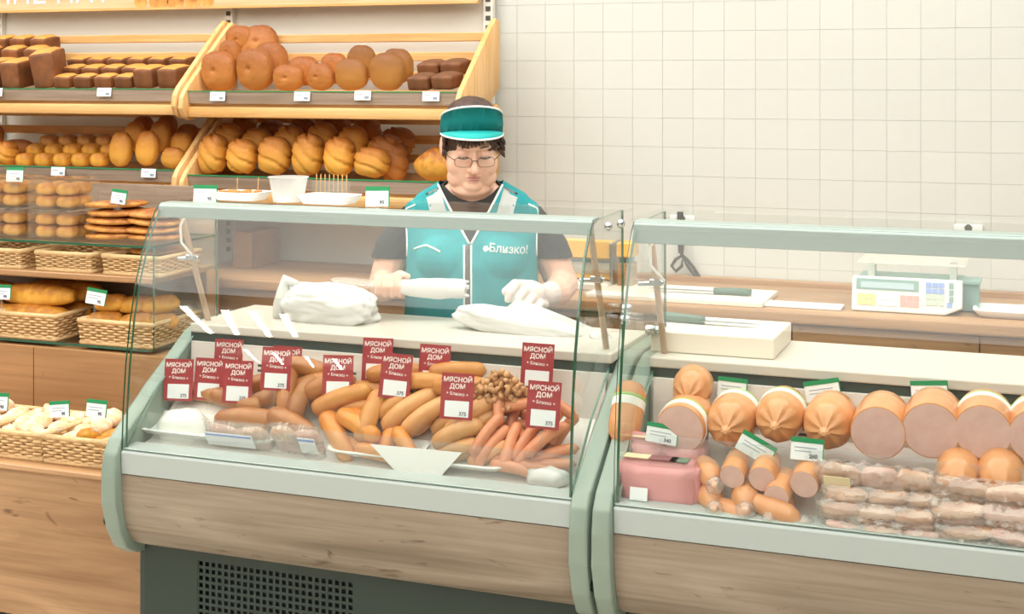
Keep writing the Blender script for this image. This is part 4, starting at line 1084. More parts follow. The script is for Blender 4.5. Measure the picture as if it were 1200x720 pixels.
# red price cards
def text_mesh(name, s, size, mat, m, bold=0.0):
    tmp = bpy.data.objects.new('tmp', None); col.objects.link(tmp)
    o = text(name, s, size, mat, tmp, m, bold); me = o.data; bpy.data.objects.remove(o); bpy.data.objects.remove(tmp); return me
RW, RH = .078, .108
def slab(w0, w1, y0, y1, z0, z1, mat, name):
    g = G(); g.box(w0, w1, y0, y1, z0, z1); return g.mesh(name, mat)
rc_parts = [('card', slab(-RW / 2, RW / 2, -.0008, .0008, 0, RH, M['red'], 'card')),
            ('price_label', slab(-RW * .36, RW * .38, -.0016, -.0008, .006, RH * .40, M['paper'], 'price_label')),
            ('lettering', text_mesh('lettering', 'МЯСНОЙ', .0155, M['redtext'], Matrix.Translation((0, -.0012, RH * .81)) @ UP, .0004)),
            ('lettering', text_mesh('lettering', 'ДОМ', .0155, M['redtext'], Matrix.Translation((0, -.0012, RH * .665)) @ UP, .0004)),
            ('script_line', text_mesh('script_line', '+ Близко +', .0105, M['redtext'], Matrix.Translation((0, -.0012, RH * .52)) @ Matrix.Rotation(.06, 4, 'Y') @ UP, .0001)),
            ('price_digits', text_mesh('price_digits', '375', .012, M['darkprint'], Matrix.Translation((RW * .2, -.0018, .010)) @ UP, .0002)),
            ('clear_stand', slab(-.003, .003, -.0006, .0006, -.06, 0, M['acryl'], 'clear_stand'))]
reds = [(208, 470, 3.12, 'leftmost in the front row of three', 0), (243, 469, 3.145, 'middle of three in the left front row', .03), (277, 473, 3.10, 'right of three in the left front row', .02),
        (266, 446, 3.215, 'behind the three front left cards', .02), (333, 455, 3.21, 'at the back behind the tilted card', .05), (322, 458, 3.10, 'tilted forward above the smoked sausages', .03),
        (395, 468, 3.11, 'low in the heap, half buried', .0), (441, 447, 3.19, 'at the back behind the tilted middle card', .02), (461, 467, 3.11, 'overlapping the left middle back card', .08),
        (507, 456, 3.17, 'at the back right of the middle', .05), (534, 492, 3.045, 'nearest the middle of the case front', .04), (628, 456, 3.16, 'upper of the two at right', .05), (635, 503, 3.04, 'lower of the two at right', .06)]
for u, v, Y, lab, rt in reds:
    t = thing('red_price_card', 'red meat price card with white letters, ' + lab, 'price card', at(u, v, Y), R(14), 'red meat price cards')
    t.rotation_euler = (-.14, rt, R(14))
    for nm_, me_ in rc_parts:
        o = bpy.data.objects.new(nm_, me_); col.objects.link(o); o.parent = t
# ---------------------------------------------------------------- goods in the ham case
def ham_log(u, v, rp, label, cutface, band, Y=3.055, ln=.14, rise=.09, slant=0.0):
    p = at(u, v, Y); r_ = rp / 527
    t = thing('ham_log', label, 'ham', p, 0)
    m = Matrix.Rotation(slant, 4, 'Z') @ Matrix.Rotation(rise, 4, 'X')
    g = G()
    if cutface:
        prof = [(r_ * .98, 0), (r_, .006), (r_ * 1.02, ln * .6), (r_ * .97, ln * .85), (r_ * .7, ln * .97), (r_ * .2, ln)]
    else:
        prof = [(r_ * .08, -.022), (r_ * .22, -.012), (r_ * .14, -.006), (r_ * .55, .004), (r_ * .86, .018), (r_, .045), (r_ * 1.02, ln * .6), (r_ * .97, ln * .85), (r_ * .7, ln * .97), (r_ * .2, ln)]
    g.lathe(prof, 32, (0, 0, 0), 0, 'Y')
    if not cutface:
        for vv in g.bm.verts:
            rr_ = math.hypot(vv.co.x, vv.co.z)
            if vv.co.y < .03 and rr_ > 1e-5:
                a_ = math.atan2(vv.co.z, vv.co.x); vv.co.y += .004 * math.sin(a_ * 9) * min(1, rr_ / r_ * 1.5)
    g.xform(m); obj('casing', g, M['logskin'], t, True, 50, world=False)
    if cutface:
        g = G(); g.lathe([(r_ * .94, -.0012), (r_ * .94, .002)], 32, (0, 0, 0), 0, 'Y'); g.xform(m); obj('cut_face', g, M['cut'], t, world=False)
    if band:
        b0 = ln * band
        for nm_, a_, b_, mm in (('white_band', b0, b0 + .022, 'bandw'), ('green_band', b0 + .022, b0 + .029, 'bandg')):
            g = G(); g.lathe([(r_ * 1.0, a_), (r_ * 1.045, a_ + .001), (r_ * 1.045, b_ - .001), (r_ * 1.0, b_)], 32, (0, 0, 0), 0, 'Y'); g.xform(m); obj(nm_, g, M[mm], t, True, 40, world=False)
    return t
ham_log(797, 503, 29, 'ham log with pink cut face and white band behind the pink ham blocks', True, .12)
ham_log(806, 466, 24, 'whole wrapped ham log lying behind the first cut log', False, 0, 3.13, .09, .3)
ham_log(852, 503, 29, 'wrapped orange ham log under the leftmost back price tag', False, .62)
ham_log(909, 498, 28, 'wrapped orange ham log with white band, third of the row', False, .5)
ham_log(967, 505, 29, 'wrapped orange ham log under the tilted back price tag', False, 0)
ham_log(1029, 508, 31, 'ham log with pink cut face and long orange back, fifth of the row', True, 0)
ham_log(1091, 505, 32, 'ham log with pink cut face under the right back price tag', True, 0)
ham_log(1152, 507, 31, 'ham log with pink cut face and green band near the right edge', True, .45)
ham_log(1216, 512, 31, 'ham log cut off by the right picture edge', True, .45)
ham_log(728, 520, 20, 'slim ham log with white band leaning at the left glass', False, .55, 3.08, .15, .9)
ham_log(1122, 577, 24, 'orange ham log lying low in front, left of two', False, 0, 3.005, .10, .5)
ham_log(1172, 579, 25, 'orange ham log lying low in front, right of two', False, 0, 3.005, .10, .5)
def ham_block(label, u, v, Y, w_, d_, h_, rz=0):
    t = thing('ham_block', label, 'ham', at(u, v, Y), rz)
    g = G(); g.box(-w_ / 2, w_ / 2, 0, d_, 0, h_); bmesh.ops.subdivide_edges(g.bm, edges=list(g.bm.edges), cuts=2, use_grid_fill=True)
    for vv in g.bm.verts: vv.co += Vector((nz(vv.co, 30, 1), nz(vv.co, 30, 2), nz(vv.co, 30, 3))) * .004
    bmesh.ops.bevel(g.bm, geom=[e for e in g.bm.edges if e.is_manifold and e.calc_face_angle(0) > .8], offset=.014, segments=3, affect='EDGES')
    obj('block', g, M['ham'], t, True, world=False)
    for nm_, x0, x1, mm in (('cream_print', -.43, -.12, 'hamyel'), ('dark_print', -.12, .22, 'hamlab'), ('green_print', .14, .36, 'hamgrn')):
        g = G(); g.box(x0 * w_, x1 * w_, d_ * .12, d_ * .62, h_ + .0005, h_ + .0025); obj(nm_, g, M[mm], t, world=False)
    return t
hb = ham_block('large pink ham block at the front left of the ham case', 770, 604, 2.985, .185, .065, .118)
ham_block('pink ham block standing behind the front one with printed label', 779, 588, 3.056, .18, .07, .135)
# small sausages with cut ends
def cut_sausage(label, u, v, rp, Y, ang, ln=.10, cutface=True):
    t = thing('cut_sausage', label, 'sausage', at(u, v, Y), 0, 'short sausages in the ham case'); r_ = rp / 535
    m = Matrix.Rotation(ang, 4, 'Z') @ Matrix.Rotation(.25, 4, 'X')
    g = G(); g.lathe([(r_ * .97, 0), (r_, .005), (r_ * 1.03, ln * .5), (r_ * .9, ln * .85), (r_ * .45, ln * .98), (r_ * .15, ln * 1.04)] if cutface else [(r_ * .12, -.02), (r_ * .3, -.008), (r_ * .16, 0), (r_ * .7, .01), (r_, .03), (r_ * 1.02, ln * .6), (r_ * .7, ln * .95), (r_ * .2, ln)], 22, (0, 0, 0), 0, 'Y')
    g.xform(m); obj('casing', g, M['logskin'], t, True, 50, world=False)
    if cutface:
        g = G(); g.lathe([(r_ * .93, -.001), (r_ * .93, .002)], 22, (0, 0, 0), 0, 'Y'); g.xform(m); obj('cut_face', g, M['cut'], t, world=False)
    else:
        g = G(); g.blob((0, -.012, 0), (r_ * .7, .02, r_ * .7), 2, 14, 8, None, lambda d: 1 + .3 * nz(d, 4, u)); g.xform(m); obj('film_knot', g, M['packfilm'], t, True, world=False)
cut_sausage('short sausage with pink cut end, left of the upper four', 858, 559, 15, 2.995, 0)
cut_sausage('short sausage with pink cut end, second of the upper four', 893, 562, 16, 2.995, 0)
cut_sausage('short sausage with pink cut end hanging lowest', 910, 583, 15, 2.98, -.1)
cut_sausage('short sausage with pink cut end, next to the vacuum packs', 942, 568, 17, 2.99, -.1)
cut_sausage('tilted orange sausage behind the ham block corner', 836, 566, 15, 3.0, .5, .09, False)
cut_sausage('orange sausage in crinkled film next to the pink block', 836, 594, 15, 2.978, .4, .08, False)
cut_sausage('orange sausage in crinkled film in the middle of the bunch', 874, 596, 17, 2.972, .2, .09, False)
cut_sausage('brown sausage lying lowest at the front lip', 884, 616, 14, 2.970, 1.2, .11, False)
cut_sausage('brown sausage lying flat right of the bunch', 938, 612, 14, 2.970, 1.35, .11, False)
cut_sausage('orange sausage peeking under the second cut end', 905, 606, 14, 2.975, -.3, .08, False)
# vacuum packs at right
soft_pack('top vacuum pack with a cream label in the stack beside the sausages', 1030, 566, 3.0, .25, .085, 1, ['bacon', 'cut'], 0, lab=(-.33, .05, .22, .6, 'hamyel'), th=.035)
soft_pack('second vacuum pack with brown strips in the stack', 1040, 588, 2.99, .25, .055, 2, ['bacond', 'bacon'], 0, th=.04)
soft_pack('vacuum pack of three smoked pieces low in the stack', 1030, 607, 2.98, .24, .06, 2, ['bacon', 'bacond'], 0, th=.04)
soft_pack('lowest vacuum pack in the stack behind the lip card', 1040, 628, 2.972, .25, .045, 2, ['bacond', 'cut'], 0, th=.03)
soft_pack('upper vacuum pack under the two low ham logs', 1158, 580, 2.99, .22, .06, 2, ['bacon', 'bacond'], 0, th=.04)
soft_pack('pale plump vacuum pack at the right edge', 1152, 606, 2.98, .20, .06, 2, ['cut', 'bacon'], 0, th=.045)
soft_pack('flat vacuum pack lowest at the right edge', 1160, 634, 2.972, .20, .055, 2, ['cut', 'bacond'], 0, th=.035)
for (u, v, Y, ww, hh, lab, rt, dg, ln_) in (
    (857, 466, 3.21, .066, .044, 'white tag with green top behind the second ham log', .08, '375', .1), (966, 470, 3.21, .078, .046, 'tilted white tag with green top behind the fourth ham log', -.18, '390', .1), (1090, 472, 3.21, .078, .046, 'white tag with green top behind the sixth ham log', -.05, '175', .1),
    (774, 520, 3.045, .070, .042, 'white tag with green top in front of the first cut ham log', .14, '340', -.1), (880, 536, 3.03, .080, .044, 'strongly tilted white tag with green top above the short sausages', .50, None, -.3), (945, 540, 3.02, .068, .046, 'white tag with green top above the rightmost short sausage', .06, '260', -.2)):
    card_thing('price_tag', lab, at(u, v, Y), ww, hh, .2, R(10), 'green topped tags in the ham case', .2, dg, .03, 'green', rt)
for (u, v, lab) in ((748, 604, 'small blank white card clipped on the lip below the pink ham block'), (1003, 633, 'small blank white card clipped on the lip below the vacuum packs')):
    t = thing('lip_card', lab, 'card', at(u, v - 3, 2.972)); t.location.z = .668; g = G(); g.box(-.020, .020, -.0008, .0008, 0, .028); g.xform(Matrix.Rotation(-.2, 4, 'X')); obj('card', g, M['paper'], t, world=False)
    g = G(); g.box(-.012, .012, -.001, .006, -.003, .004); obj('clip', g, M['acryl'], t, world=False)

# ---------------------------------------------------------------- on the case top and rear deck
TG = 1.2705
def plate(label, u, Y, w_, d_):
    return tray('foam_plate', label, xat(u, Y), Y, TG, w_, d_, .022, M['foam'], 0, 'plate', .01)
plate('small white foam plate of snack cubes at left on the case top', 283, 3.25, .145, .11)
plate('white foam plate right of the clear cup on the case top', 386, 3.24, .155, .11)
for k in range(7):
    p = Vector((xat(283, 3.25) + rng.uniform(-.05, .05), 3.25 + rng.uniform(-.03, .03), TG + .016))
    t = thing('snack_cube', 'pale snack cube on the left foam plate, %s of seven' % ORD[k], 'snack', p, rng.uniform(0, 1), 'snack cubes on the plate')
    g = G(); g.cbox((0, 0, 0), (.022, .02, .018)); g.bevel(.003, 2); obj('cube', g, M['pale'], t, True, world=False)
    if k in (1, 4): g = G(); g.tube([(0, 0, .005), (.002, 0, .045)], .0011, 5); obj('toothpick', g, M['pine'], t, world=False)
g = G(); x = xat(338, 3.24)
g.lathe([(.0385, 0), (.040, .001), (.0505, .062), (.054, .064), (.054, .066), (.0495, .066), (.039, .003), (.001, .003)], 36, (x, 3.24, TG))
M['frost'] = pane('frosted_cup', '#f6f6f4', refl=.8, rough=.15, film=.42, film_c='#eceae6')
tag(obj('clear_cup', g, M['frost'], None, True, 40), 'frosted clear plastic cup between the two foam plates', 'cup')
hx, hy = xat(388, 3.33), 3.33
hd = thing('toothpick_holder', 'clear holder with upright toothpicks behind the right foam plate', 'holder', (hx, hy, TG))
g = G(); g.box(hx - .052, hx + .052, hy - .012, hy - .0105, TG, TG + .05); g.box(hx - .052, hx + .052, hy + .0105, hy + .012, TG, TG + .05); g.box(hx - .052, hx + .052, hy - .012, hy + .012, TG, TG + .002); obj('clear_box', g, M['acryl'], hd)
for k in range(8):
    xx = hx - .045 + k * .013; tp = thing('toothpick', 'thin wooden toothpick standing in the clear holder behind the plate, %s from left' % ORD[k], 'toothpick', (xx, hy, TG + .003), 0, 'toothpicks in the holder')
    g = G(); g.tube([(0, 0, 0), (.001, 0, .062), (.0012, 0, .066)], [.0016, .0016, .0004], 6); obj('stick', g, M['pine'], tp, world=False)
def pillow(c, w_, d_, h_, o_, rot, amp=.12, p=2.6, taper=0):
    g = G()
    g.blob((0, 0, 0), (w_ / 2, d_ / 2, h_ / 2), p, 84, 44, None, lambda d: (1 + amp * nz(d, 2.2, o_) + amp * .5 * nz(Vector((d.x * .5, d.y, d.z)), 7, o_) - amp * .35 * abs(nz(Vector((d.x * .8 + d.z * .5, d.y, d.z * .7)), 10, o_ + 2))) * (1 - taper * d.x * .5))
    g.xform(Matrix.Translation(c) @ Euler(rot).to_matrix().to_4x4()); return g
bg = thing('plastic_bag', 'big white plastic bag of goods on the rear of the sausage case', 'bag', at(385, 388, 3.42))
c_ = at(385, 359, 3.42)
g = pillow(c_, .285, .15, .125, 2.2, (0, .06, 0)); obj('bag_body', g, M['bagw'], bg, True)
g = G(); a_ = at(335, 328, 3.40); b_ = at(326, 372, 3.40)
g.tube([b_, b_.lerp(a_, .35) + Vector((.004, -.01, 0)), b_.lerp(a_, .7), a_, a_ + Vector((.03, .01, -.012))], [.016, .02, .018, .016, .010], 10); obj('bag_seam', g, M['bagw'], bg, True)
g = pillow(at(418, 331, 3.54), .16, .05, .014, 5.1, (.2, .05, 0), .1); tag(obj('film_sheet', g, M['packfilm'], None, True), 'flat clear bag lying behind the big white bag', 'bag')
fb = thing('plastic_bag', 'long flat white bag pulled across the rear of the case by the gloved hand', 'bag', at(640, 405, 3.46))
g = pillow(at(628, 386, 3.44), .37, .09, .075, 7.7, (0, .14, 0), .08, 2.3, .55); obj('bag_body', g, M['bagw'], fb, True)
P = [at(582, 368, 3.50), at(607, 350, 3.52), at(640, 362, 3.52), at(700, 386, 3.50), at(720, 400, 3.46), at(690, 402, 3.44)]
q = sum(P, Vector()) / 6; g = G(); g._add(P + [p + Vector((.0, .008, -.004)) for p in P], [tuple(range(6)), tuple(range(11, 5, -1))] + [(i, i + 6, (i + 1) % 6 + 6, (i + 1) % 6) for i in range(6)])
bmesh.ops.triangulate(g.bm, faces=g.bm.faces); obj('bag_flap', g, M['frost'], fb, True, 40)
g = pillow(at(704, 400, 3.44), .06, .06, .05, 3.1, (0, 0, 0), .2); tag(obj('white_bowl', g, M['bagw'], None, True), 'crumpled white wrap at the corner between the two cases', 'wrap')
# ---------------------------------------------------------------- the shop assistant
M.update(
    skin=plain('skin', '#ecc0a8', rough=.45, c2='#e3b197', scale=14, sss=.12),
    lips=plain('lips', '#b9736c', rough=.4), hair=plain('dark_brown_hair', '#4b3022', rough=.5, c2='#33201a', scale=40, stretch=(1, 1, .2), bump=.5),
    vest=plain('teal_vest', '#1f9ca0', rough=.75, c2='#198b90', scale=16, bump=.25), visor=plain('teal_visor', '#0f9a9a', rough=.7),
    shirt=plain('dark_shirt', '#2f302d', rough=.85), piping=plain('white_piping', '#f0f1ee', rough=.6), zipm=plain('brown_zip', '#6d5a4a', rough=.5),
    eyew=plain('eye_white', '#e9e3dc', rough=.2), iris=plain('iris', '#3b2a22', rough=.2), frame=plain('glasses_frame', '#5b4a44', rough=.3, metal=.4),
    lens=pane('glasses_lens', '#fbfbfa', refl=.8), trousers=plain('trousers', '#2b2e33', rough=.85),
    glove=pane('thin_white_glove', '#ffffff', refl=.8, rough=.25, film=.58, film_c='#f4efea'), shoe=plain('shoe', '#25221f', rough=.5),
)
PX = at(553, 90, 3.80)
pr = thing('person', 'woman in teal visor and vest looking down at a white bag behind the case', 'person', (PX.x, 3.80, 0), math.atan2(-PX.x, 3.80))
def remesh(g, vox, smooth=4, name='tmp'):
    bmesh.ops.recalc_face_normals(g.bm, faces=g.bm.faces)
    me = bpy.data.meshes.new(name); g.bm.to_mesh(me); g.bm.free()
    o = bpy.data.objects.new(name, me); col.objects.link(o)
    md = o.modifiers.new('r', 'REMESH'); md.mode = 'VOXEL'; md.voxel_size = vox
    if smooth:
        s_ = o.modifiers.new('s', 'SMOOTH'); s_.iterations = smooth; s_.factor = .5
    dg = bpy.context.evaluated_depsgraph_get()
    out = bpy.data.meshes.new_from_object(o.evaluated_get(dg))
    bpy.data.objects.remove(o); bpy.data.meshes.remove(me)
    return out
def limb(g, pts, rr, n=14):
    """round-ended tapered limb"""
    P_, Q_ = [], []
    for i in range(len(pts) - 1):
        a, b = Vector(pts[i]), Vector(pts[i + 1])
        for k in range(4):
            P_.append(a.lerp(b, k / 4)); Q_.append(rr[i] + (rr[i + 1] - rr[i]) * k / 4)
    P_.append(Vector(pts[-1])); Q_.append(rr[-1])
    g.tube(P_, Q_, n)
    for p, r_ in zip(pts, rr): g.blob(p, (r_, r_, r_), 2, 12, 8)
def torso(g, inf=0):
    rings = [(.70, .185, .140, .02), (.78, .190, .140, .015), (.88, .187, .142, .005), (.97, .183, .138, 0), (1.06, .180, .134, -.004), (1.12, .180, .124, -.002), (1.175, .182, .108, .006), (1.215, .170, .092, .014), (1.243, .145, .078, .020), (1.263, .110, .068, .022), (1.283, .076, .060, .022), (1.30, .058, .055, .020)]
    n = 40; rs = []
    for z, a, b, yc in rings:
        rs.append([g.bm.verts.new(((a + inf) * math.copysign(abs(math.cos(t)) ** .85, math.cos(t)), yc + (b + inf) * math.copysign(abs(math.sin(t)) ** .85, math.sin(t)), z + (inf if z > 1.2 else 0))) for t in [2 * PI * k / n for k in range(n)]])
    for i in range(len(rs) - 1):
        for k in range(n): g.bm.faces.new((rs[i][k], rs[i][(k + 1) % n], rs[i + 1][(k + 1) % n], rs[i + 1][k]))
    g.bm.faces.new(rs[0][::-1]); g.bm.faces.new(rs[-1])
    for s in (-1, 1):
        g.blob((s * .142, .012, 1.188), (.054 + inf, .062 + inf, .046 + inf), 2, 16, 10)
        g.blob((s * .072, -.075, 1.075), (.082 + inf, .068 + inf, .075 + inf), 2, 18, 12)
HM = Matrix.Translation((-.002, -.055, 1.402)) @ Matrix.Rotation(R(6), 4, 'Z') @ Matrix.Rotation(R(18), 4, 'X')
def head(g):
    b = g.blob
    b((0, .012, .030), (.077, .094, .096), 2.1, 28, 20); b((0, -.022, -.042), (.073, .067, .076), 2.3, 24, 18)
    for s in (-1, 1):
        b((s * .042, -.052, -.038), (.032, .030, .036), 2, 16, 12); b((s * .083, .008, -.004), (.009, .018, .032), 2, 12, 10)
        b((s * .031, -.0765, .001), (.0165, .012, .0105), 2, 14, 10); b((s * .0125, -.100, -.040), (.0095, .010, .008), 2, 12, 8)
        b((s * .045, -.044, -.082), (.028, .028, .028), 2, 14, 10)
    b((0, -.077, .024), (.052, .015, .012), 2, 18, 10); b((0, -.071, -.096), (.029, .022, .020), 2, 16, 10)
    limb(g, [(0, -.084, .010), (0, -.100, -.018), (0, -.113, -.036)], [.008, .0095, .0118], 10)
    b((0, -.0865, -.064), (.025, .0115, .0065), 2, 16, 8); b((0, -.0845, -.0745), (.021, .0115, .0070), 2, 16, 8)
    b((0, -.030, -.116), (.062, .054, .028), 2, 18, 10)
gb = G(); head(gb); gb.xform(HM)
torso(gb)
limb(gb, [(0, .018, 1.23), (-.003, -.03, 1.33)], [.066, .064], 18)
gb.blob((0, -.035, 1.275), (.062, .050, .034), 2, 20, 12)
AR = [(-.165, .012, 1.175), (-.228, .03, 1.09), (-.262, .035, .985), (-.252, -.085, .992), (-.242, -.165, 1.005)]
AL = [(.165, .012, 1.175), (.226, .03, 1.09), (.268, .02, .985), (.245, -.11, .982), (.205, -.19, .985)]
limb(gb, AR, [.050, .052, .045, .040, .029]); limb(gb, AL, [.050, .053, .047, .041, .030])
for s in (-1, 1):
    limb(gb, [(s * .095, .02, .74), (s * .092, .01, .45), (s * .09, .03, .09)], [.090, .060, .040])
    gb.blob((s * .09, -.03, .045), (.042, .115, .040), 2.4, 16, 10)
# hands: palm, four unequal bent fingers and a thumb
def hand_right(g, inf=0):
    g.blob((-.236, -.200, 1.018), (.036 + inf, .036 + inf, .030 + inf), 2.3, 16, 10)
    limb(g, [(-.242, -.165, 1.005), (-.238, -.195, 1.015)], [.028 + inf, .028 + inf], 10)
    for i, (ln, r_) in enumerate(((.92, .0095), (1.08, .010), (1.0, .0098), (.82, .0088))):
        x = -.203 - .0205 * i
        g_ = [(x, -.212, 1.042), (x + .002, -.212 - .030 * ln, 1.046), (x + .003, -.216 - .045 * ln, 1.022), (x + .003, -.210 - .036 * ln, 1.000), (x + .003, -.222, .992)]
        limb(g, g_, [r_ + inf, r_ + inf, r_ * .95 + inf, r_ * .88 + inf, r_ * .8 + inf], 10)
    limb(g, [(-.222, -.185, 1.035), (-.200, -.205, 1.050), (-.178, -.228, 1.046)], [.014 + inf, .0115 + inf, .0095 + inf], 10)
def hand_left(g, inf=0):
    g.blob((.168, -.228, .998), (.038 + inf, .034 + inf, .032 + inf), 2.3, 16, 10, (0, .5, 0))
    limb(g, [(.205, -.19, .985), (.175, -.222, .995)], [.029 + inf, .030 + inf], 10)
    for i, (ln, r_) in enumerate(((.95, .0102), (1.1, .0105), (1.02, .010), (.82, .009))):
        bx, bz = .118 + .0225 * i, 1.020 - .0175 * i
        g_ = [(bx + .018, -.235, bz), (bx + .004, -.262, bz + .006), (bx - .012 * ln, -.280, bz - .012 * ln), (bx - .020 * ln, -.280, bz - .032 * ln)]
        limb(g, g_, [r_ + inf, r_ * 1.05 + inf, r_ + inf, r_ * .85 + inf], 10)
    limb(g, [(.150, -.225, 1.020), (.118, -.255, 1.028), (.092, -.275, 1.010)], [.014 + inf, .0115 + inf, .0095 + inf], 10)
hand_right(gb); hand_left(gb)
me = remesh(gb, .0032, 8, 'body'); me.materials.clear(); me.materials.append(M['skin']); me.shade_smooth()
body = bpy.data.objects.new('body', me); col.objects.link(body); body.parent = pr
def shell(name, me, keep, mat, parent=pr, sol=.002):
    bm = bmesh.new(); bm.from_mesh(me)
    dl = [f for f in bm.faces if not keep(f.calc_center_median())]
    bmesh.ops.delete(bm, geom=dl, context='FACES')
    for _ in range(3):
        for v in [v for v in bm.verts if v.is_boundary]:
            nb = [e.other_vert(v) for e in v.link_edges if e.is_boundary]
            if len(nb) == 2: v.co = v.co * .5 + (nb[0].co + nb[1].co) * .25
    bm.to_mesh(me); bm.free()
    me.materials.clear(); me.materials.append(mat); me.shade_smooth()
    o = bpy.data.objects.new(name, me); col.objects.link(o); o.parent = parent; return o
# dark short sleeved shirt
gs = G(); torso(gs, .005); limb(gs, AR[:3], [.057, .061, .058]); limb(gs, AL[:3], [.057, .062, .059])
def keep_shirt(c):
    if c.z < .72: return False
    if abs(c.x) > .165:
        return c.z > 1.068
    if abs(c.x) < .1 and c.z > 1.240 + (.025 if c.y > 0 else 0) + (abs(c.x) / .085) ** 2 * .045: return False
    return True
shirt = shell('shirt', remesh(gs, .005, 4), keep_shirt, M['shirt'])
# teal vest
gv = G(); torso(gv, .013); vm = remesh(gv, .0045, 5)
ZX = -.012
def vneck(z): return max(0, (z - 1.125) / (1.283 - 1.125)) * .090
def keep_vest(c):
    if c.z < .72: return False
    if c.y < .03 and abs(c.x - ZX * .4) < vneck(c.z): return False
    if abs(c.x) < .090 and c.z > 1.288: return False
    return True
vest = shell('vest', vm, keep_vest, M['vest'])
bvh = BVHTree.FromPolygons([v.co.copy() for v in vest.data.vertices], [tuple(p.vertices) for p in vest.data.polygons])
def onv(x, z, off=.002):
    h = bvh.ray_cast(Vector((x, -1, z)), Vector((0, 1, 0)))
    if h[0] is None:
        h = bvh.find_nearest(Vector((x, -.05, z)))
    return h[0] + Vector((0, -off, 0))
def pipe(name, xz, r_=.0035, mat='piping', parent=vest):
    g = G(); g.tube([onv(x, z, .001) for x, z in xz], r_, 6); return obj(name, g, M[mat], parent, True, world=False)
def lerp_pts(a, b, n): return [(a[0] + (b[0] - a[0]) * i / n, a[1] + (b[1] - a[1]) * i / n) for i in range(n + 1)]
for s in (-1, 1):
    pipe('neck_piping', [(ZX * .4 + s * (vneck(z) + .003), z) for z in [1.125 + .0145 * k for k in range(12)]])
    pipe('zip_piping', lerp_pts((ZX + s * .010, 1.122), (ZX + s * .010, .74), 24), .003)
    arm = [(s * .176, 1.240), (s * .190, 1.215), (s * .192, 1.18), (s * .188, 1.14), (s * .187, 1.11), (s * .188, 1.08)]
    pipe('armhole_piping', arm, .0035)
    g = G()
    rows_ = [[onv(s * (.098 + .042 * j / 4) - s * .034 * i / 8, 1.292 - .105 * i / 8 - .020 * j / 4, .0012) for j in range(5)] for i in range(9)]
    vs = [[g.bm.verts.new(p) for p in r_] for r_ in rows_]
    for i in range(8):
        for j in range(4): g.bm.faces.new((vs[i][j], vs[i + 1][j], vs[i + 1][j + 1], vs[i][j + 1]))
    bmesh.ops.solidify(g.bm, geom=g.bm.faces[:], thickness=.0015)
    obj('white_stripe', g, M['piping'], vest, True, world=False)
pipe('zip', lerp_pts((ZX, 1.122), (ZX, .74), 24), .0045, 'zipm')
pipe('pocket_trim', [(-.165, 1.105), (-.150, 1.113), (-.130, 1.120), (-.110, 1.114), (-.090, 1.104)], .003)
# white badge text on the chest
me_t = text_mesh('vest_lettering', 'Близко!', .031, M['piping'], Matrix.Translation((.104, 0, 1.100)) @ Matrix.Rotation(.10, 4, 'Y') @ UP, .0008)
for v in me_t.vertices: v.co.y = onv(v.co.x, v.co.z, .003).y
o = bpy.data.objects.new('vest_lettering', me_t); col.objects.link(o); o.parent = vest
e0 = onv(.040, 1.112, .002)
g = G(); g.prism_z([(.0085 * (1 + .18 * math.cos(k * PI / 2)) * math.cos(k * PI / 12), .0085 * (1 + .18 * math.cos(k * PI / 2)) * math.sin(k * PI / 12)) for k in range(24)], 0, .0012, mat=Matrix.Translation(e0) @ UP); obj('vest_emblem', g, M['piping'], vest, world=False)
# trousers and shoes below the counter
gt_ = G()
gt_.blob((0, .02, .74), (.197, .150, .12), 2.2, 24, 14)
for s in (-1, 1): limb(gt_, [(s * .095, .02, .74), (s * .092, .01, .45), (s * .09, .03, .10)], [.098, .070, .056])
me = remesh(gt_, .007, 3); me.materials.clear(); me.materials.append(M['trousers']); me.shade_smooth()
o = bpy.data.objects.new('trousers', me); col.objects.link(o); o.parent = pr
for s in (-1, 1):
    g = G(); g.blob((s * .09, -.03, .046), (.048, .122, .046), 2.4, 18, 10); obj('shoe', g, M['shoe'], pr, True, world=False)
# hair
gh = G(); gh.blob((0, .018, .038), (.085, .099, .100), 2.15, 28, 20)
gh.blob((0, .03, -.02), (.078, .078, .075), 2.1, 20, 14)
for s in (-1, 1): gh.blob((s * .076, -.004, .022), (.011, .022, .030), 2, 14, 10)
gh.blob((0, -.072, .066), (.055, .018, .022), 2, 16, 10)
gh.xform(HM); hm = remesh(gh, .004, 3)
bm = bmesh.new(); bm.from_mesh(hm)
for v in bm.verts: v.co += v.normal * (.004 * mnoise.noise(Vector((v.co.x * 60, v.co.y * 60, v.co.z * 18))))
bm.to_mesh(hm); bm.free(); hm.materials.clear(); hm.materials.append(M['hair']); hm.shade_smooth()
hair = bpy.data.objects.new('hair', hm); col.objects.link(hair); hair.parent = pr
g = G()
for x, dx_, ln in ((-.030, -.004, .034), (-.022, .004, .030), (-.012, .004, .026), (-.002, .006, .024), (.008, .006, .020), (.018, .008, .018), (-.038, -.006, .026), (.055, .006, .02), (-.056, -.006, .024)):
    g.tube([(x, -.093 + abs(x) * .35, .052), (x + dx_ * .5, -.100 + abs(x) * .35, .052 - ln * .5), (x + dx_, -.096 + abs(x) * .35, .052 - ln)], [.006, .005, .001], 6)
for z, r_ in ((.03, .012), (.012, .013), (-.008, .010)):
    g.tube([(.078, -.03, z + .01), (.090, -.036, z - .008), (.096, -.03, z - .02)], [.008, .006, .001], 6)
    g.tube([(-.078, -.03, z + .01), (-.083, -.036, z - .008), (-.083, -.03, z - .016)], [.008, .005, .001], 6)
g.xform(HM); tag(obj('fringe', g, M['hair'], hair, True, world=False), kind='stuff')
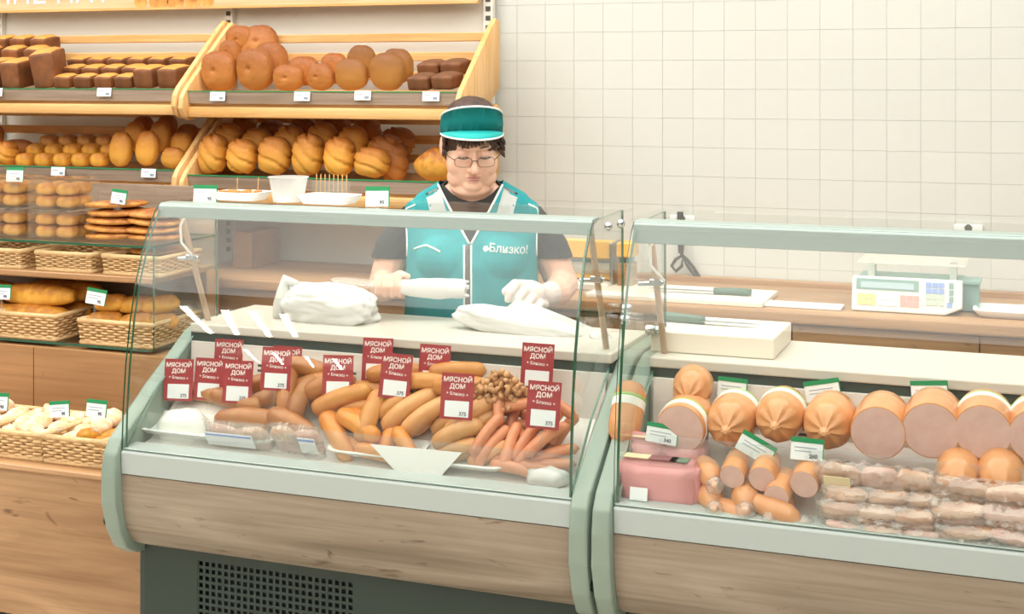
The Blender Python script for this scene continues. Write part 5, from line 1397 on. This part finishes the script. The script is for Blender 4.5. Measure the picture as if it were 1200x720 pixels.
# visor
def varc(a, rad, z, fy=1.16, y0=.012): return HM @ Vector((rad * math.sin(a), y0 - rad * fy * math.cos(a), z))
g = G(); n = 36; A0_ = R(112)
top_, bot_ = [], []
for k in range(n + 1):
    a = -A0_ + 2 * A0_ * k / n; c_ = math.cos(a * .80)
    top_.append((a, .0885, .055 + .095 * max(0, c_))); bot_.append((a, .0905, .008 + .069 * max(0, c_)))
rows_ = [[g.bm.verts.new(varc(*q)) for q in row] for row in (bot_, [(b[0], .0915, (b[2] + t_[2]) / 2) for b, t_ in zip(bot_, top_)], top_)]
for i in range(2):
    for k in range(n): g.bm.faces.new((rows_[i][k], rows_[i][k + 1], rows_[i + 1][k + 1], rows_[i + 1][k]))
bmesh.ops.solidify(g.bm, geom=g.bm.faces[:], thickness=.002)
vz = obj('visor', g, M['visor'], pr, True, world=False)
g = G(); g.tube([varc(*q) for q in top_], .0028, 6); obj('top_piping', g, M['piping'], vz, True, world=False)
g = G(); m_ = 24; A1 = R(80); r0, r1, r2 = [], [], []
for k in range(m_ + 1):
    a = -A1 + 2 * A1 * k / m_; c_ = math.cos(a * 90 / 80)
    b0 = varc(a, .0905, .008 + .069 * max(0, math.cos(a * .8)))
    hv = Vector((math.sin(a) * .0915, .012 - .0905 * 1.16 * math.cos(a) - .040 * max(0, c_) ** .8, .008 + .069 * math.cos(a * .8) - .012 * max(0, c_) ** .8))
    b1 = HM @ hv; r0.append(b0); r1.append(b0.lerp(b1, .5) + Vector((0, 0, .003 * c_))); r2.append(b1)
vs = [[g.bm.verts.new(p) for p in r_] for r_ in (r0, r1, r2)]
for i in range(2):
    for k in range(m_): g.bm.faces.new((vs[i][k], vs[i][k + 1], vs[i + 1][k + 1], vs[i + 1][k]))
bmesh.ops.remove_doubles(g.bm, verts=g.bm.verts, dist=.0004)
bmesh.ops.solidify(g.bm, geom=g.bm.faces[:], thickness=.002)
M['brim'] = plain('teal_brim', '#19b0ac', rough=.65)
obj('brim', g, M['brim'], vz, True, world=False)
g = G(); g.tube(r2, .0030, 6); obj('brim_piping', g, M['piping'], vz, True, world=False)
# face details
for s in (-1, 1):
    g = G(); g.blob((s * .031, -.0790, -.0060), (.0115, .0078, .0030), 2, 14, 10); g.xform(HM); e_ = obj('eye', g, M['eyew'], pr, True, world=False)
    g = G(); g.blob((s * .031, -.0862, -.0072), (.0040, .0012, .0016), 2, 12, 8); g.xform(HM); obj('iris', g, M['iris'], e_, True, world=False)
    g = G(); g.tube([(s * (.031 + dx_), -.0885 + abs(dx_) * .25, -.0062 - .0026 * math.cos(dx_ * 100)) for dx_ in (-.015, -.0075, 0, .0075, .015)], .0016, 6); g.xform(HM); obj('eyelash', g, M['hair'], pr, True, world=False)
    g = G(); g.tube([(s * .014, -.0925, .024), (s * .030, -.0915, .028), (s * .050, -.076, .024)], [.0012, .0018, .001], 6); g.xform(HM); obj('eyebrow', g, M['hair'], pr, True, world=False)
g = G(); g.blob((0, -.0880, -.0640), (.0225, .0112, .0040), 2, 18, 8); g.blob((0, -.0862, -.0725), (.0185, .0112, .0044), 2, 18, 8); g.xform(HM)
lp = remesh(g, .0016, 2); lp.materials.clear(); lp.materials.append(M['lips']); lp.shade_smooth()
o = bpy.data.objects.new('lips', lp); col.objects.link(o); o.parent = pr
gl_ = None
def rim(s):
    out = []
    for k in range(25):
        a = 2 * PI * k / 24; c_, q_ = math.cos(a), math.sin(a)
        x = s * .0325 + .0245 * math.copysign(abs(c_) ** .7, c_); z = -.012 + .0155 * math.copysign(abs(q_) ** .75, q_)
        out.append(Vector((x, -.107 + .25 * abs(x) ** 1.2 * .5, z)))
    return out
g = G(); g.tube([(-.009, -.108, -.008), (0, -.1105, -.006), (.009, -.108, -.008)], .0012, 6); g.xform(HM); gls = obj('glasses', g, M['frame'], pr, True, world=False)
for s in (-1, 1):
    rp_ = rim(s)
    g = G(); g.tube(rp_, .0009, 6); g.xform(HM); obj('rim', g, M['frame'], gls, True, world=False)
    g = G(); g._add([p + Vector((0, .0004, 0)) for p in rp_[:-1]] + [p + Vector((0, -.0004, 0)) for p in rp_[:-1]], [tuple(range(24)), tuple(range(47, 23, -1))]); g.xform(HM); obj('lens', g, M['lens'], gls, world=False)
    g = G(); g.tube([(s * .057, -.098, -.008), (s * .074, -.075, -.004), (s * .082, -.02, .004), (s * .083, .015, .004)], .0013, 6); g.xform(HM); obj('temple', g, M['frame'], gls, True, world=False)
# glove on her left hand
gg = G(); hand_left(gg, .0022); limb(gg, [(.222, -.155, .984), (.205, -.19, .985)], [.036, .033], 12)
me = remesh(gg, .0032, 2); me.materials.clear(); me.materials.append(M['glove']); me.shade_smooth()
o = bpy.data.objects.new('glove', me); col.objects.link(o); o.parent = pr
# rolled white bag in her right hand (a thing of its own)
W = base_of(pr)
rb = thing('rolled_bag', 'rolled white plastic bag held in the right hand of the woman', 'bag', W @ Vector((-.11, -.24, 1.02)))
g = G(); o_ = 3.3; pts, rr = [], []
for k in range(15):
    t = k / 14; pts.append((-.255 + .238 * t, -.245 + .004 * math.sin(9 * t), 1.022 - .010 * t)); rr.append((.010 + .018 * min(1, t * 2.2)) * (1 if t < .93 else .92))
g.tube(pts, rr, 20)
for v in g.bm.verts: v.co += Vector((0, nz(v.co, 28, 2), nz(v.co, 28, 5))) * .0045
g.xform(W); obj('bag_roll', g, M['bagw'], rb, True, 60)
g = G()
for k in range(5):
    a = k * 1.3; g.tube([(-.022, -.245 + .016 * math.cos(a), 1.012 + .018 * math.sin(a)), (-.008, -.247 + .020 * math.cos(a), 1.012 + .023 * math.sin(a))], [.006, .003], 6)
g.xform(W); tag(obj('ruffled_end', g, M['bagw'], rb, True), kind='stuff')
